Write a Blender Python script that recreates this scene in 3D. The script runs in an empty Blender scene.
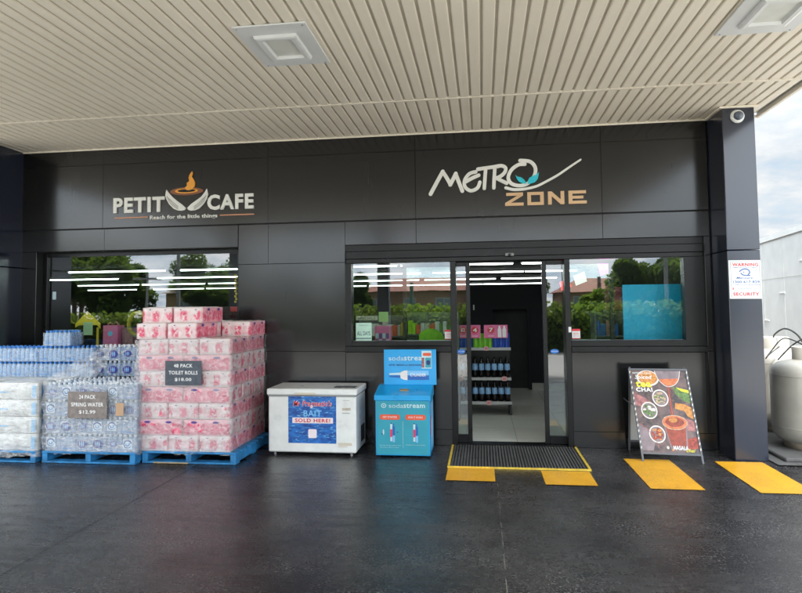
import bpy, math, random
from mathutils import Vector, Matrix
random.seed(7)
R = math.radians
S = bpy.context.scene
C = S.collection
PI = math.pi

# ---------------------------------------------------------------- helpers
class MB:
    """collects geometry with several material slots and links it as one mesh object"""
    def __init__(s): s.v=[]; s.f=[]; s.m=[]; s.sm=[]
    def add(s, vs, fs, m=0, smooth=False):
        o=len(s.v); s.v+= [tuple(v) for v in vs]
        for f in fs: s.f.append([i+o for i in f]); s.m.append(m); s.sm.append(smooth)
        return s
    def box(s, x0,x1,y0,y1,z0,z1, m=0, b=0):
        if x1<x0: x0,x1=x1,x0
        if y1<y0: y0,y1=y1,y0
        if z1<z0: z0,z1=z1,z0
        if b<=0:
            vs=[(x,y,z) for z in (z0,z1) for y in (y0,y1) for x in (x0,x1)]
            return s.add(vs,[(0,2,3,1),(4,5,7,6),(0,1,5,4),(2,6,7,3),(0,4,6,2),(1,3,7,5)],m)
        b=min(b,(x1-x0)*.45,(y1-y0)*.45,(z1-z0)*.45)
        # chamfered box: 24 vertices
        vs=[];idx={}
        for i,x in enumerate((x0,x1)):
            for j,y in enumerate((y0,y1)):
                for k,z in enumerate((z0,z1)):
                    dx=b if i==0 else -b; dy=b if j==0 else -b; dz=b if k==0 else -b
                    idx[(i,j,k,'x')]=len(vs); vs.append((x,y+dy,z+dz))
                    idx[(i,j,k,'y')]=len(vs); vs.append((x+dx,y,z+dz))
                    idx[(i,j,k,'z')]=len(vs); vs.append((x+dx,y+dy,z))
        g=lambda i,j,k,a: idx[(i,j,k,a)]
        fs=[]
        for i in (0,1):
            q=[g(i,0,0,'x'),g(i,1,0,'x'),g(i,1,1,'x'),g(i,0,1,'x')]; fs.append(q if i else q[::-1])
            q=[g(0,i,0,'y'),g(0,i,1,'y'),g(1,i,1,'y'),g(1,i,0,'y')]; fs.append(q if i else q[::-1])
            q=[g(0,0,i,'z'),g(1,0,i,'z'),g(1,1,i,'z'),g(0,1,i,'z')]; fs.append(q if i else q[::-1])
        for j in (0,1):
            for k in (0,1):
                fs.append([g(0,j,k,'y'),g(1,j,k,'y'),g(1,j,k,'z'),g(0,j,k,'z')])
                fs.append([g(j,0,k,'x'),g(j,1,k,'x'),g(j,1,k,'z'),g(j,0,k,'z')])
                fs.append([g(j,k,0,'x'),g(j,k,1,'x'),g(j,k,1,'y'),g(j,k,0,'y')])
        for i in (0,1):
            for j in (0,1):
                for k in (0,1): fs.append([g(i,j,k,'x'),g(i,j,k,'y'),g(i,j,k,'z')])
        s.add(vs,fs,m); s.fix=True
        return s
    def cyl(s, p, q, r, r2=None, n=16, m=0, caps=True):
        p=Vector(p);q=Vector(q);r2=r if r2 is None else r2
        d=(q-p).normalized(); a=d.orthogonal().normalized(); c=d.cross(a)
        vs=[]
        for pt,rr in ((p,r),(q,r2)):
            for i in range(n):
                t=2*PI*i/n; vs.append(pt+(a*math.cos(t)+c*math.sin(t))*rr)
        s.add(vs,[(i,(i+1)%n,n+(i+1)%n,n+i) for i in range(n)],m,True)
        if caps: s.add(vs,[list(range(n))[::-1],list(range(n,2*n))],m)
        return s
    def lathe(s, c, prof, n=24, m=0, axis='z', ms=None):
        """prof: list of (r, h)"""
        cx,cy,cz=c; vs=[]
        for r,h in prof:
            for i in range(n):
                t=2*PI*i/n; a,b=r*math.cos(t),r*math.sin(t)
                vs.append((cx+a,cy+b,cz+h) if axis=='z' else ((cx+a,cy-h,cz+b) if axis=='y' else (cx+h,cy+a,cz+b)))
        for j in range(len(prof)-1):
            s.add([],[],m)
        o=len(s.v); s.v+=vs
        for j in range(len(prof)-1):
            for i in range(n):
                s.f.append([o+j*n+i,o+j*n+(i+1)%n,o+(j+1)*n+(i+1)%n,o+(j+1)*n+i]); s.m.append(ms[j] if ms else m); s.sm.append(True)
        return s
    def tube(s, pts, r, n=8, m=0):
        pts=[Vector(p) for p in pts]
        ring=[]; up=Vector((0.13,0.21,1)).normalized()
        o=len(s.v)
        for k,p in enumerate(pts):
            d=(pts[min(k+1,len(pts)-1)]-pts[max(k-1,0)]).normalized()
            a=d.cross(up)
            if a.length<.05: a=d.cross(Vector((1,0,0)))
            a.normalize(); c=d.cross(a)
            for i in range(n):
                t=2*PI*i/n; s.v.append(tuple(p+(a*math.cos(t)+c*math.sin(t))*r))
        for k in range(len(pts)-1):
            for i in range(n):
                s.f.append([o+k*n+i,o+k*n+(i+1)%n,o+(k+1)*n+(i+1)%n,o+(k+1)*n+i]); s.m.append(m); s.sm.append(True)
        s.f.append([o+i for i in range(n)][::-1]); s.m.append(m); s.sm.append(False)
        s.f.append([o+(len(pts)-1)*n+i for i in range(n)]); s.m.append(m); s.sm.append(False)
        return s
    def prism(s, pts, frame, d0, d1, m=0):
        """polygon in a frame's (u,v), extruded from height d0 to d1 along the frame normal"""
        n=len(pts)
        vs=[frame.p(u,v,d0) for u,v in pts]+[frame.p(u,v,d1) for u,v in pts]
        return s.add(vs,[list(range(n))[::-1],list(range(n,2*n))]+[(i,(i+1)%n,n+(i+1)%n,n+i) for i in range(n)],m)
    def poly(s, pts, frame, d, m=0):
        return s.add([frame.p(u,v,d) for u,v in pts],[list(range(len(pts)))],m)
    def stroke(s, pts, w, frame, d0, d1, m=0, w1=None):
        """a brush stroke of width w along pts, extruded; densified with a spline"""
        P=[]
        n=len(pts)
        for k in range(n-1):
            p0=Vector(pts[max(k-1,0)]);p1=Vector(pts[k]);p2=Vector(pts[k+1]);p3=Vector(pts[min(k+2,n-1)])
            for i in range(6):
                t=i/6
                P.append(.5*((2*p1)+(p2-p0)*t+(2*p0-5*p1+4*p2-p3)*t*t+(3*p1-p0-3*p2+p3)*t**3))
        P.append(Vector(pts[-1]))
        A=[];B=[]
        for k,p in enumerate(P):
            d=(P[min(k+1,len(P)-1)]-P[max(k-1,0)]);d.normalize();nn=Vector((-d.y,d.x))
            ww=w if w1 is None else w+(w1-w)*k/(len(P)-1)
            A.append(p+nn*ww/2);B.append(p-nn*ww/2)
        N=len(P)
        vs=[frame.p(a.x,a.y,d1) for a in A]+[frame.p(a.x,a.y,d1) for a in B]+[frame.p(a.x,a.y,d0) for a in A]+[frame.p(a.x,a.y,d0) for a in B]
        fs=[]
        for i in range(N-1):
            fs+=[(i,N+i,N+i+1,i+1),(2*N+i,i,i+1,2*N+i+1),(N+i,3*N+i,3*N+i+1,N+i+1)]
        fs+=[(0,2*N,3*N,N),(N-1,2*N-1,4*N-1,3*N-1)]
        s.add(vs,fs,m)
        if w>.015:
            for p,ww in ((P[0],w),(P[-1],w if w1 is None else w1)): s.prism(ell(p.x,p.y,ww/2,ww/2,14),frame,d0,d1-.0003,m)
        return s
    def build(s, name, mats, parent=None, recalc=False):
        me=bpy.data.meshes.new(name)
        off=Vector(parent_world(parent)) if parent else Vector((0,0,0))
        me.from_pydata([tuple(Vector(v)-off) for v in s.v],[],s.f)
        if not isinstance(mats,(list,tuple)): mats=[mats]
        for m in mats: me.materials.append(m)
        me.polygons.foreach_set('material_index',s.m)
        me.polygons.foreach_set('use_smooth',s.sm)
        if recalc or getattr(s,'fix',False):
            import bmesh
            bm=bmesh.new();bm.from_mesh(me);bmesh.ops.recalc_face_normals(bm,faces=bm.faces);bm.to_mesh(me);bm.free()
        me.update()
        o=bpy.data.objects.new(name,me); C.objects.link(o)
        if parent: o.parent=parent
        return o
def parent_world(p):
    v=Vector((0,0,0))
    while p: v+=p.location; p=p.parent
    return v
def tag(o,label=None,cat=None,group=None,kind=None):
    if label: o['label']=label
    if cat: o['category']=cat
    if group: o['group']=group
    if kind: o['kind']=kind
    return o
def thing(name,label,cat,loc=(0,0,0),group=None):
    o=bpy.data.objects.new(name,None); C.objects.link(o); o.location=loc; o.empty_display_size=.1
    return tag(o,label,cat,group)
def structure(o): o['kind']='structure'; return o
def copy_tree(o,parent=None):
    c=o.copy(); C.objects.link(c)
    if parent: c.parent=parent
    for ch in [x for x in KIDS.get(o.name,[])]: copy_tree(ch,c)
    return c
KIDS={}
def index_kids():
    KIDS.clear()
    for o in bpy.data.objects:
        if o.parent: KIDS.setdefault(o.parent.name,[]).append(o)

class Frame:
    """a flat working plane: origin O, axes U (right) and V (up); normal N faces the viewer"""
    def __init__(s,O,U,V):
        s.O=Vector(O);s.U=Vector(U).normalized();s.V=Vector(V).normalized();s.N=s.U.cross(s.V).normalized()
    def p(s,u,v,d=0): return s.O+s.U*u+s.V*v+s.N*d
WALL=Frame((0,-.02,0),(1,0,0),(0,0,1))     # normal is -Y, towards the forecourt
def rect(u0,u1,v0,v1): return [(u0,v0),(u1,v0),(u1,v1),(u0,v1)]
def ell(cu,cv,ru,rv,n=28,a0=0,a1=2*PI):
    k=n if abs(a1-a0-2*PI)<1e-6 else n+1
    return [(cu+ru*math.cos(a0+(a1-a0)*i/n),cv+rv*math.sin(a0+(a1-a0)*i/n)) for i in range(k)]
def rrect(u0,u1,v0,v1,r):
    P=[]
    for cu,cv,a in ((u1-r,v1-r,0),(u0+r,v1-r,PI/2),(u0+r,v0+r,PI),(u1-r,v0+r,1.5*PI)):
        for i in range(5): t=a+PI/2*i/4; P.append((cu+r*math.cos(t),cv+r*math.sin(t)))
    return P
def text_mesh(mb,body,frame,u0,u1,v0,v1,d0,d1,m=0,bold=0,shear=0,fit_h=True):
    """letters of the built-in font fitted into a rectangle of the frame"""
    cu=bpy.data.curves.new('letters','FONT'); cu.body=body; cu.offset=bold; cu.shear=shear
    cu.resolution_u=3; cu.space_character=1+bold*4; th=d1-d0
    cu.extrude=.5 if th>1e-4 else 0
    ob=bpy.data.objects.new('letters',cu); C.objects.link(ob)
    dg=bpy.context.evaluated_depsgraph_get(); dg.update()
    me=bpy.data.meshes.new_from_object(ob.evaluated_get(dg))
    bpy.data.objects.remove(ob); bpy.data.curves.remove(cu)
    if not me.vertices: return
    xs=[v.co.x for v in me.vertices]; ys=[v.co.y for v in me.vertices]
    ax,bx,ay,by=min(xs),max(xs),min(ys),max(ys)
    sx=(u1-u0)/(bx-ax); sy=(v1-v0)/max(by-ay,1e-6)
    vs=[frame.p(u0+(v.co.x-ax)*sx, v0+(v.co.y-ay)*sy, (d0+th*(v.co.z+.5)) if th>1e-4 else d0) for v in me.vertices]
    mb.add(vs,[list(p.vertices) for p in me.polygons],m)
    bpy.data.meshes.remove(me)
    return mb

# ---------------------------------------------------------------- materials
def new_mat(name):
    m=bpy.data.materials.new(name); m.use_nodes=True
    nt=m.node_tree; b=nt.nodes['Principled BSDF']; return m,nt,b
def N(nt,t,**k):
    n=nt.nodes.new(t)
    for a,v in k.items(): setattr(n,a,v)
    return n
def simple(name,col,rough=.5,metal=0,var=.06,scale=6,bump=0,bscale=40,spec=.5,emit=0,coat=0,rv=.1):
    m,nt,b=new_mat(name)
    L=nt.links.new
    tc=N(nt,'ShaderNodeNewGeometry')
    no=N(nt,'ShaderNodeTexNoise'); no.inputs['Scale'].default_value=scale; no.inputs['Detail'].default_value=5
    L(tc.outputs['Position'],no.inputs['Vector'])
    mr=N(nt,'ShaderNodeMapRange'); mr.inputs['From Min'].default_value=.3; mr.inputs['From Max'].default_value=.7
    mr.inputs['To Min'].default_value=1-var*1.5; mr.inputs['To Max'].default_value=1+var
    L(no.outputs['Fac'],mr.inputs['Value'])
    mx=N(nt,'ShaderNodeVectorMath',operation='SCALE'); mx.inputs[0].default_value=col
    L(mr.outputs['Result'],mx.inputs['Scale']); L(mx.outputs['Vector'],b.inputs['Base Color'])
    b.inputs['Metallic'].default_value=metal; b.inputs['Specular IOR Level'].default_value=spec
    r2=N(nt,'ShaderNodeMapRange'); r2.inputs['From Min'].default_value=.3; r2.inputs['From Max'].default_value=.7
    r2.inputs['To Min'].default_value=max(.02,rough*(1-rv)); r2.inputs['To Max'].default_value=min(1,rough*(1+rv))
    L(no.outputs['Fac'],r2.inputs['Value']); L(r2.outputs['Result'],b.inputs['Roughness'])
    if coat: b.inputs['Coat Weight'].default_value=coat; b.inputs['Coat Roughness'].default_value=.08
    if emit:
        b.inputs['Emission Color'].default_value=(*col,1); b.inputs['Emission Strength'].default_value=emit
    if bump:
        n2=N(nt,'ShaderNodeTexNoise'); n2.inputs['Scale'].default_value=bscale; n2.inputs['Detail'].default_value=4
        L(tc.outputs['Position'],n2.inputs['Vector'])
        bp=N(nt,'ShaderNodeBump'); bp.inputs['Strength'].default_value=bump; bp.inputs['Distance'].default_value=.01
        L(n2.outputs['Fac'],bp.inputs['Height']); L(bp.outputs['Normal'],b.inputs['Normal'])
    return m
def ramp(nt,stops,interp='LINEAR'):
    r=N(nt,'ShaderNodeValToRGB'); r.color_ramp.interpolation=interp
    e=r.color_ramp.elements
    while len(e)<len(stops): e.new(.5)
    for i,(p,c) in enumerate(stops): e[i].position=p; e[i].color=(*c,1) if len(c)==3 else c
    return r
def math_(nt,op,a,b=None,c=None,clamp=False):
    n=N(nt,'ShaderNodeMath',operation=op); n.use_clamp=clamp
    for i,v in enumerate((a,b,c)):
        if v is None: continue
        if isinstance(v,(int,float)): n.inputs[i].default_value=v
        else: nt.links.new(v,n.inputs[i])
    return n.outputs[0]
def mixc(nt,f,a,b):
    n=N(nt,'ShaderNodeMix',data_type='RGBA')
    for key,v in ((0,f),(6,a),(7,b)):
        if isinstance(v,(int,float)): n.inputs[key].default_value=v
        elif isinstance(v,tuple): n.inputs[key].default_value=(*v,1) if len(v)==3 else v
        else: nt.links.new(v,n.inputs[key])
    return n.outputs[2]
def noise(nt,vec,scale,detail=4,rough=.5,sc=None,obj=False):
    n=N(nt,'ShaderNodeTexNoise'); n.inputs['Scale'].default_value=scale; n.inputs['Detail'].default_value=detail; n.inputs['Roughness'].default_value=rough
    if sc:
        mp=N(nt,'ShaderNodeMapping'); mp.inputs['Scale'].default_value=sc; nt.links.new(vec,mp.inputs['Vector']); vec=mp.outputs['Vector']
    nt.links.new(vec,n.inputs['Vector']); return n.outputs['Fac']
def pos(nt): return N(nt,'ShaderNodeNewGeometry').outputs['Position']
def obco(nt): return N(nt,'ShaderNodeTexCoord').outputs['Object']
def mrange(nt,v,a,b,c,d,smooth=False):
    n=N(nt,'ShaderNodeMapRange'); n.inputs[1].default_value=a;n.inputs[2].default_value=b;n.inputs[3].default_value=c;n.inputs[4].default_value=d
    if smooth: n.interpolation_type='SMOOTHSTEP'
    nt.links.new(v,n.inputs[0]); return n.outputs[0]
def bump(nt,b,h,strength,dist=.01):
    n=N(nt,'ShaderNodeBump'); n.inputs['Strength'].default_value=strength; n.inputs['Distance'].default_value=dist
    nt.links.new(h,n.inputs['Height']); nt.links.new(n.outputs['Normal'],b.inputs['Normal'])

def mat_forecourt():
    m,nt,b=new_mat('sealed_dark_concrete'); P=pos(nt); L=nt.links.new
    big=noise(nt,P,.55,4); mid=noise(nt,P,3.2,7,.68); fine=noise(nt,P,62,4,.75); grit=noise(nt,P,170,2,.6)
    col=mixc(nt,mrange(nt,big,.35,.65,0,1),(.009,.0085,.010),(.020,.0175,.0195))
    col=mixc(nt,mrange(nt,mid,.42,.7,0,.55),col,(.036,.034,.036))
    # pale flecks painted in as sparkle of the coarse grain
    fl=math_(nt,'MULTIPLY',mrange(nt,fine,.565,.64,0,1),mrange(nt,noise(nt,P,1.1,6,.72),.44,.62,.12,1))
    col=mixc(nt,math_(nt,'MULTIPLY',fl,.9),col,(.42,.41,.41))
    # scuffs and broom strokes running along the shop
    st=noise(nt,P,1,7,.7,(1.4,11,1)); st2=math_(nt,'MULTIPLY',mrange(nt,st,.60,.70,0,1),mrange(nt,mid,.45,.6,0,1))
    col=mixc(nt,math_(nt,'MULTIPLY',st2,.14),col,(.22,.215,.22))
    oil=mrange(nt,noise(nt,P,1.7,3,.55),.60,.70,0,.7); col=mixc(nt,oil,col,(.007,.006,.006))
    dust=math_(nt,'MULTIPLY',mrange(nt,noise(nt,P,.8,5,.6,(1,1.6,1)),.50,.68,0,1),mrange(nt,noise(nt,P,26,5,.7),.45,.66,0,.5)); col=mixc(nt,dust,col,(.16,.155,.155))
    vo=N(nt,'ShaderNodeTexVoronoi'); vo.inputs['Scale'].default_value=5.5; L(P,vo.inputs['Vector'])
    spots=mrange(nt,vo.outputs['Distance'],.02,.05,1,0)
    col=mixc(nt,math_(nt,'MULTIPLY',spots,.6),col,(.010,.010,.011))
    L(col,b.inputs['Base Color'])
    rr=mrange(nt,mid,.3,.7,.13,.30); rr=math_(nt,'ADD',rr,math_(nt,'MULTIPLY',mrange(nt,st,.4,.65,0,1),.12)); rr=math_(nt,'ADD',rr,math_(nt,'MULTIPLY',fl,.3),clamp=True)
    L(rr,b.inputs['Roughness']); b.inputs['Specular IOR Level'].default_value=.7
    rr=math_(nt,'ADD',rr,math_(nt,'MULTIPLY',math_(nt,'SUBTRACT',fine,.5),.5),clamp=True); rr=math_(nt,'MAXIMUM',rr,.06); L(rr,b.inputs['Roughness'])
    rr=math_(nt,'ADD',rr,math_(nt,'MULTIPLY',dust,.35),clamp=True); L(rr,b.inputs['Roughness'])
    h=math_(nt,'ADD',math_(nt,'MULTIPLY',fine,.9),math_(nt,'MULTIPLY',grit,.45)); h=math_(nt,'ADD',h,math_(nt,'MULTIPLY',mid,.9))
    bump(nt,b,h,.34,.007)
    return m
def mat_panel(name,base=(.0030,.0031,.0036),rough=.32,wav=.05,coat=1.53):
    m,nt,b=new_mat(name); P=pos(nt); L=nt.links.new
    n1=noise(nt,P,1.3,3); n2=noise(nt,P,14,5,.6); n3=noise(nt,P,1,5,.6,(26,26,2.2))
    col=mixc(nt,mrange(nt,n1,.35,.7,0,.6),base,tuple(c*1.35 for c in base))
    col=mixc(nt,math_(nt,'MULTIPLY',mrange(nt,n3,.58,.8,0,.18),mrange(nt,n1,.4,.6,0,1)),col,(.04,.038,.036))
    L(col,b.inputs['Base Color'])
    L(mrange(nt,n1,.3,.7,rough*.95,rough*1.08),b.inputs['Roughness'])
    b.inputs['Specular IOR Level'].default_value=.12
    b.inputs['Coat Weight'].default_value=1; b.inputs['Coat IOR'].default_value=coat; L(mrange(nt,n1,.3,.7,.145,.175),b.inputs['Coat Roughness'])
    bump(nt,b,noise(nt,P,1.1,1),wav,.02)
    return m
def mat_glass(name='shop_glass',ior=2.2,tint=(.86,.93,.90)):
    m=bpy.data.materials.new(name); m.use_nodes=True; nt=m.node_tree; nt.nodes.remove(nt.nodes['Principled BSDF'])
    out=nt.nodes['Material Output']
    t=N(nt,'ShaderNodeBsdfTransparent'); t.inputs['Color'].default_value=(*tint,1)
    g=N(nt,'ShaderNodeBsdfGlossy'); g.inputs['Roughness'].default_value=.012; g.inputs['Color'].default_value=(.95,.97,1,1)
    fr=N(nt,'ShaderNodeFresnel'); fr.inputs['IOR'].default_value=ior
    bp=N(nt,'ShaderNodeBump'); bp.inputs['Strength'].default_value=.02; bp.inputs['Distance'].default_value=.02
    nt.links.new(noise(nt,pos(nt),1.6,2),bp.inputs['Height']); nt.links.new(bp.outputs[0],g.inputs['Normal'])
    bf=N(nt,'ShaderNodeNewGeometry').outputs['Backfacing']
    mx=N(nt,'ShaderNodeMixShader'); nt.links.new(math_(nt,'MULTIPLY',fr.outputs[0],math_(nt,'SUBTRACT',1.0,bf)),mx.inputs[0]); nt.links.new(t.outputs[0],mx.inputs[1]); nt.links.new(g.outputs[0],mx.inputs[2])
    nt.links.new(mx.outputs[0],out.inputs['Surface']); return m
def mat_film(name,scale=18,white=.10,gl=.22,tint=(1,1,1)):
    """clear crumpled plastic film"""
    m=bpy.data.materials.new(name); m.use_nodes=True; nt=m.node_tree; nt.nodes.remove(nt.nodes['Principled BSDF'])
    out=nt.nodes['Material Output']; P=pos(nt)
    t=N(nt,'ShaderNodeBsdfTransparent'); t.inputs['Color'].default_value=(*tint,1)
    d=N(nt,'ShaderNodeBsdfDiffuse'); d.inputs['Color'].default_value=(.85,.87,.9,1)
    g=N(nt,'ShaderNodeBsdfGlossy'); g.inputs['Roughness'].default_value=.16
    h=math_(nt,'ADD',noise(nt,P,scale,6,.65,(1,1,1.8)),math_(nt,'MULTIPLY',noise(nt,P,scale*.35,3,.5,(2.2,2.2,.5)),1.4))
    bp=N(nt,'ShaderNodeBump'); bp.inputs['Strength'].default_value=.9; bp.inputs['Distance'].default_value=.03
    nt.links.new(h,bp.inputs['Height']); nt.links.new(bp.outputs[0],g.inputs['Normal'])
    m1=N(nt,'ShaderNodeMixShader'); nt.links.new(mrange(nt,noise(nt,P,scale*.8,6,.7,(1,1,2.5)),.52,.72,white*.4,white*3.2),m1.inputs[0])
    nt.links.new(t.outputs[0],m1.inputs[1]); nt.links.new(d.outputs[0],m1.inputs[2])
    m2=N(nt,'ShaderNodeMixShader'); m2.inputs[0].default_value=gl
    nt.links.new(m1.outputs[0],m2.inputs[1]); nt.links.new(g.outputs[0],m2.inputs[2]); nt.links.new(m2.outputs[0],out.inputs['Surface'])
    return m
def mat_tissue(side=False):
    """printed plastic round a pack of rolls: white with blotchy pink petals in vertical sections"""
    m,nt,b=new_mat('printed_tissue_wrap_side' if side else 'printed_tissue_wrap'); L=nt.links.new
    O=obco(nt); oi=N(nt,'ShaderNodeObjectInfo').outputs['Random']
    sh=N(nt,'ShaderNodeVectorMath',operation='ADD'); L(O,sh.inputs[0])
    cb=N(nt,'ShaderNodeCombineXYZ'); L(math_(nt,'MULTIPLY',oi,37.0),cb.inputs[0]); L(math_(nt,'MULTIPLY',oi,11.0),cb.inputs[1]); L(cb.outputs[0],sh.inputs[1])
    V=sh.outputs[0]
    sp=N(nt,'ShaderNodeSeparateXYZ'); L(O,sp.inputs[0])
    along=math_(nt,'ADD',sp.outputs[0],sp.outputs[1])
    band=math_(nt,'SINE',math_(nt,'ADD',math_(nt,'MULTIPLY',along,2*PI/.155),math_(nt,'MULTIPLY',oi,6.0)))
    band=mrange(nt,band,-.35,.7,0,1,True)
    mid=mrange(nt,math_(nt,'ABSOLUTE',math_(nt,'SUBTRACT',sp.outputs[2],.070)),.025,.075,1,0,True)
    blot=mrange(nt,noise(nt,V,24,5,.68,(1,1,.8)),.42,.56,0,1)
    pet=mrange(nt,noise(nt,V,75,3,.6),.45,.58,0,1)
    f=math_(nt,'MULTIPLY',math_(nt,'MULTIPLY',blot,mid),math_(nt,'ADD',math_(nt,'MULTIPLY',band,.85),.85 if side else .15),clamp=True)
    col=mixc(nt,f,(.80,.70,.69) if not side else (.86,.44,.50),mixc(nt,pet,(.78,.08,.18),(.58,.02,.09)))
    pale=mrange(nt,noise(nt,V,12,3,.5),.45,.65,0,.45 if not side else .8)
    col=mixc(nt,math_(nt,'MULTIPLY',pale,mid),col,(.84,.32,.40))
    col=mixc(nt,math_(nt,'MULTIPLY',f,.75),col,mixc(nt,pet,(.78,.09,.19),(.60,.03,.10)))
    L(col,b.inputs['Base Color']); b.inputs['Roughness'].default_value=.32
    b.inputs['Coat Weight'].default_value=.25; b.inputs['Coat Roughness'].default_value=.2
    h=math_(nt,'ADD',noise(nt,V,34,5,.6,(1,1,1.6)),math_(nt,'MULTIPLY',noise(nt,V,9,2),.8))
    bump(nt,b,h,.55,.012)
    return m
def mat_bottle():
    m,nt,b=new_mat('clear_blue_bottle'); L=nt.links.new
    O=obco(nt); sp=N(nt,'ShaderNodeSeparateXYZ'); L(O,sp.inputs[0]); P=pos(nt)
    n=noise(nt,P,60,3,.6)
    col=mixc(nt,mrange(nt,n,.4,.62,0,1),(.22,.48,.76),(.66,.82,.94))
    L(col,b.inputs['Base Color']); b.inputs['Roughness'].default_value=.12; b.inputs['Transmission Weight'].default_value=.35
    b.inputs['IOR'].default_value=1.33
    w=N(nt,'ShaderNodeTexWave'); w.bands_direction='Z'; w.inputs['Scale'].default_value=28; L(P,w.inputs['Vector'])
    bump(nt,b,w.outputs['Fac'],.25,.004)
    return m
def mat_leaf(name,a,b2,sc=2.0):
    m,nt,b=new_mat(name); L=nt.links.new; P=pos(nt)
    f=mrange(nt,noise(nt,P,sc,3,.6),.35,.65,0,1)
    c=mixc(nt,f,a,b2); L(c,b.inputs['Base Color']); b.inputs['Roughness'].default_value=.55
    tr=N(nt,'ShaderNodeBsdfTranslucent'); L(mixc(nt,.5,c,(.16,.24,.03)),tr.inputs['Color'])
    mx=N(nt,'ShaderNodeMixShader'); mx.inputs[0].default_value=.5; L(b.outputs[0],mx.inputs[1]); L(tr.outputs[0],mx.inputs[2]); L(mx.outputs[0],nt.nodes['Material Output'].inputs['Surface'])
    return m
def mat_brick(name,c1,c2):
    m,nt,b=new_mat(name); L=nt.links.new; P=pos(nt)
    sp=N(nt,'ShaderNodeSeparateXYZ'); L(P,sp.inputs[0]); cb=N(nt,'ShaderNodeCombineXYZ'); L(math_(nt,'ADD',sp.outputs[0],sp.outputs[1]),cb.inputs[0]); L(sp.outputs[2],cb.inputs[1])
    t=N(nt,'ShaderNodeTexBrick'); t.inputs['Scale'].default_value=1; t.inputs['Brick Width'].default_value=.24; t.inputs['Row Height'].default_value=.086
    t.inputs['Mortar Size'].default_value=.008; t.inputs['Color1'].default_value=(*c1,1); t.inputs['Color2'].default_value=(*c2,1); t.inputs['Mortar'].default_value=(.45,.4,.36,1)
    L(cb.outputs[0],t.inputs['Vector']); L(t.outputs['Color'],b.inputs['Base Color']); b.inputs['Roughness'].default_value=.85
    return m
def mat_poster():
    """the dark table-top photograph printed on the sandwich board"""
    m,nt,b=new_mat('printed_poster_ground'); L=nt.links.new; P=pos(nt)
    n1=noise(nt,P,9,4,.6); n2=noise(nt,P,26,4,.6)
    col=mixc(nt,mrange(nt,n1,.4,.6,0,1),(.045,.035,.04),(.15,.10,.10))
    col=mixc(nt,mrange(nt,n2,.5,.75,0,.7),col,(.28,.14,.10))
    L(col,b.inputs['Base Color']); b.inputs['Roughness'].default_value=.35
    return m
def mat_water_print():
    m,nt,b=new_mat('printed_water_texture'); L=nt.links.new; P=pos(nt)
    n1=noise(nt,P,9,6,.65,(1,1,3.6)); n2=noise(nt,P,22,5,.6,(1,1,3.2))
    col=mixc(nt,mrange(nt,n1,.38,.62,0,1),(.008,.05,.26),(.02,.17,.55))
    col=mixc(nt,mrange(nt,n2,.56,.70,0,.85),col,(.25,.62,.86))
    L(col,b.inputs['Base Color']); b.inputs['Roughness'].default_value=.3
    return m
def mat_soffit():
    m,nt,b=new_mat('cream_slat_paint'); L=nt.links.new; P=pos(nt)
    n1=noise(nt,P,.7,4,.6); n2=noise(nt,P,1,6,.65,(14,1.2,1)); n3=noise(nt,P,40,3,.6)
    col=mixc(nt,mrange(nt,n1,.35,.65,0,1),(.73,.665,.555),(.79,.725,.61))
    col=mixc(nt,mrange(nt,n2,.55,.8,0,.35),col,(.46,.40,.31))
    col=mixc(nt,mrange(nt,n3,.66,.78,0,.35),col,(.30,.24,.17))
    L(col,b.inputs['Base Color']); b.inputs['Roughness'].default_value=.48; bump(nt,b,n2,.08,.01)
    return m
def mat_tile():
    m,nt,b=new_mat('pale_floor_tile'); L=nt.links.new; P=pos(nt)
    t=N(nt,'ShaderNodeTexBrick'); t.offset=0; t.inputs['Scale'].default_value=1; t.inputs['Brick Width'].default_value=.6; t.inputs['Row Height'].default_value=.6
    t.inputs['Mortar Size'].default_value=.004; t.inputs['Color1'].default_value=(.56,.56,.51,1); t.inputs['Color2'].default_value=(.60,.60,.55,1); t.inputs['Mortar'].default_value=(.20,.20,.19,1)
    mp=N(nt,'ShaderNodeMapping'); mp.inputs['Location'].default_value=(.22,.2,0); L(P,mp.inputs[0]); L(mp.outputs[0],t.inputs['Vector'])
    col=mixc(nt,mrange(nt,noise(nt,P,5,5,.6),.4,.7,0,.25),t.outputs['Color'],(.34,.34,.31))
    L(col,b.inputs['Base Color']); b.inputs['Roughness'].default_value=.28
    return m
def mat_yellow():
    m,nt,b=new_mat('worn_yellow_paint'); L=nt.links.new; P=pos(nt)
    w=math_(nt,'MULTIPLY',mrange(nt,noise(nt,P,60,4,.7),.54,.66,0,1),mrange(nt,noise(nt,P,3.5,5,.65),.42,.6,.1,1))
    col=mixc(nt,mrange(nt,noise(nt,P,4,5,.6),.35,.7,0,1),(.84,.43,.02),(.72,.35,.018))
    col=mixc(nt,math_(nt,'MULTIPLY',w,.8),col,(.12,.09,.05))
    L(col,b.inputs['Base Color']); b.inputs['Roughness'].default_value=.42; bump(nt,b,noise(nt,P,120,3),.25,.004)
    return m

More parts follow.
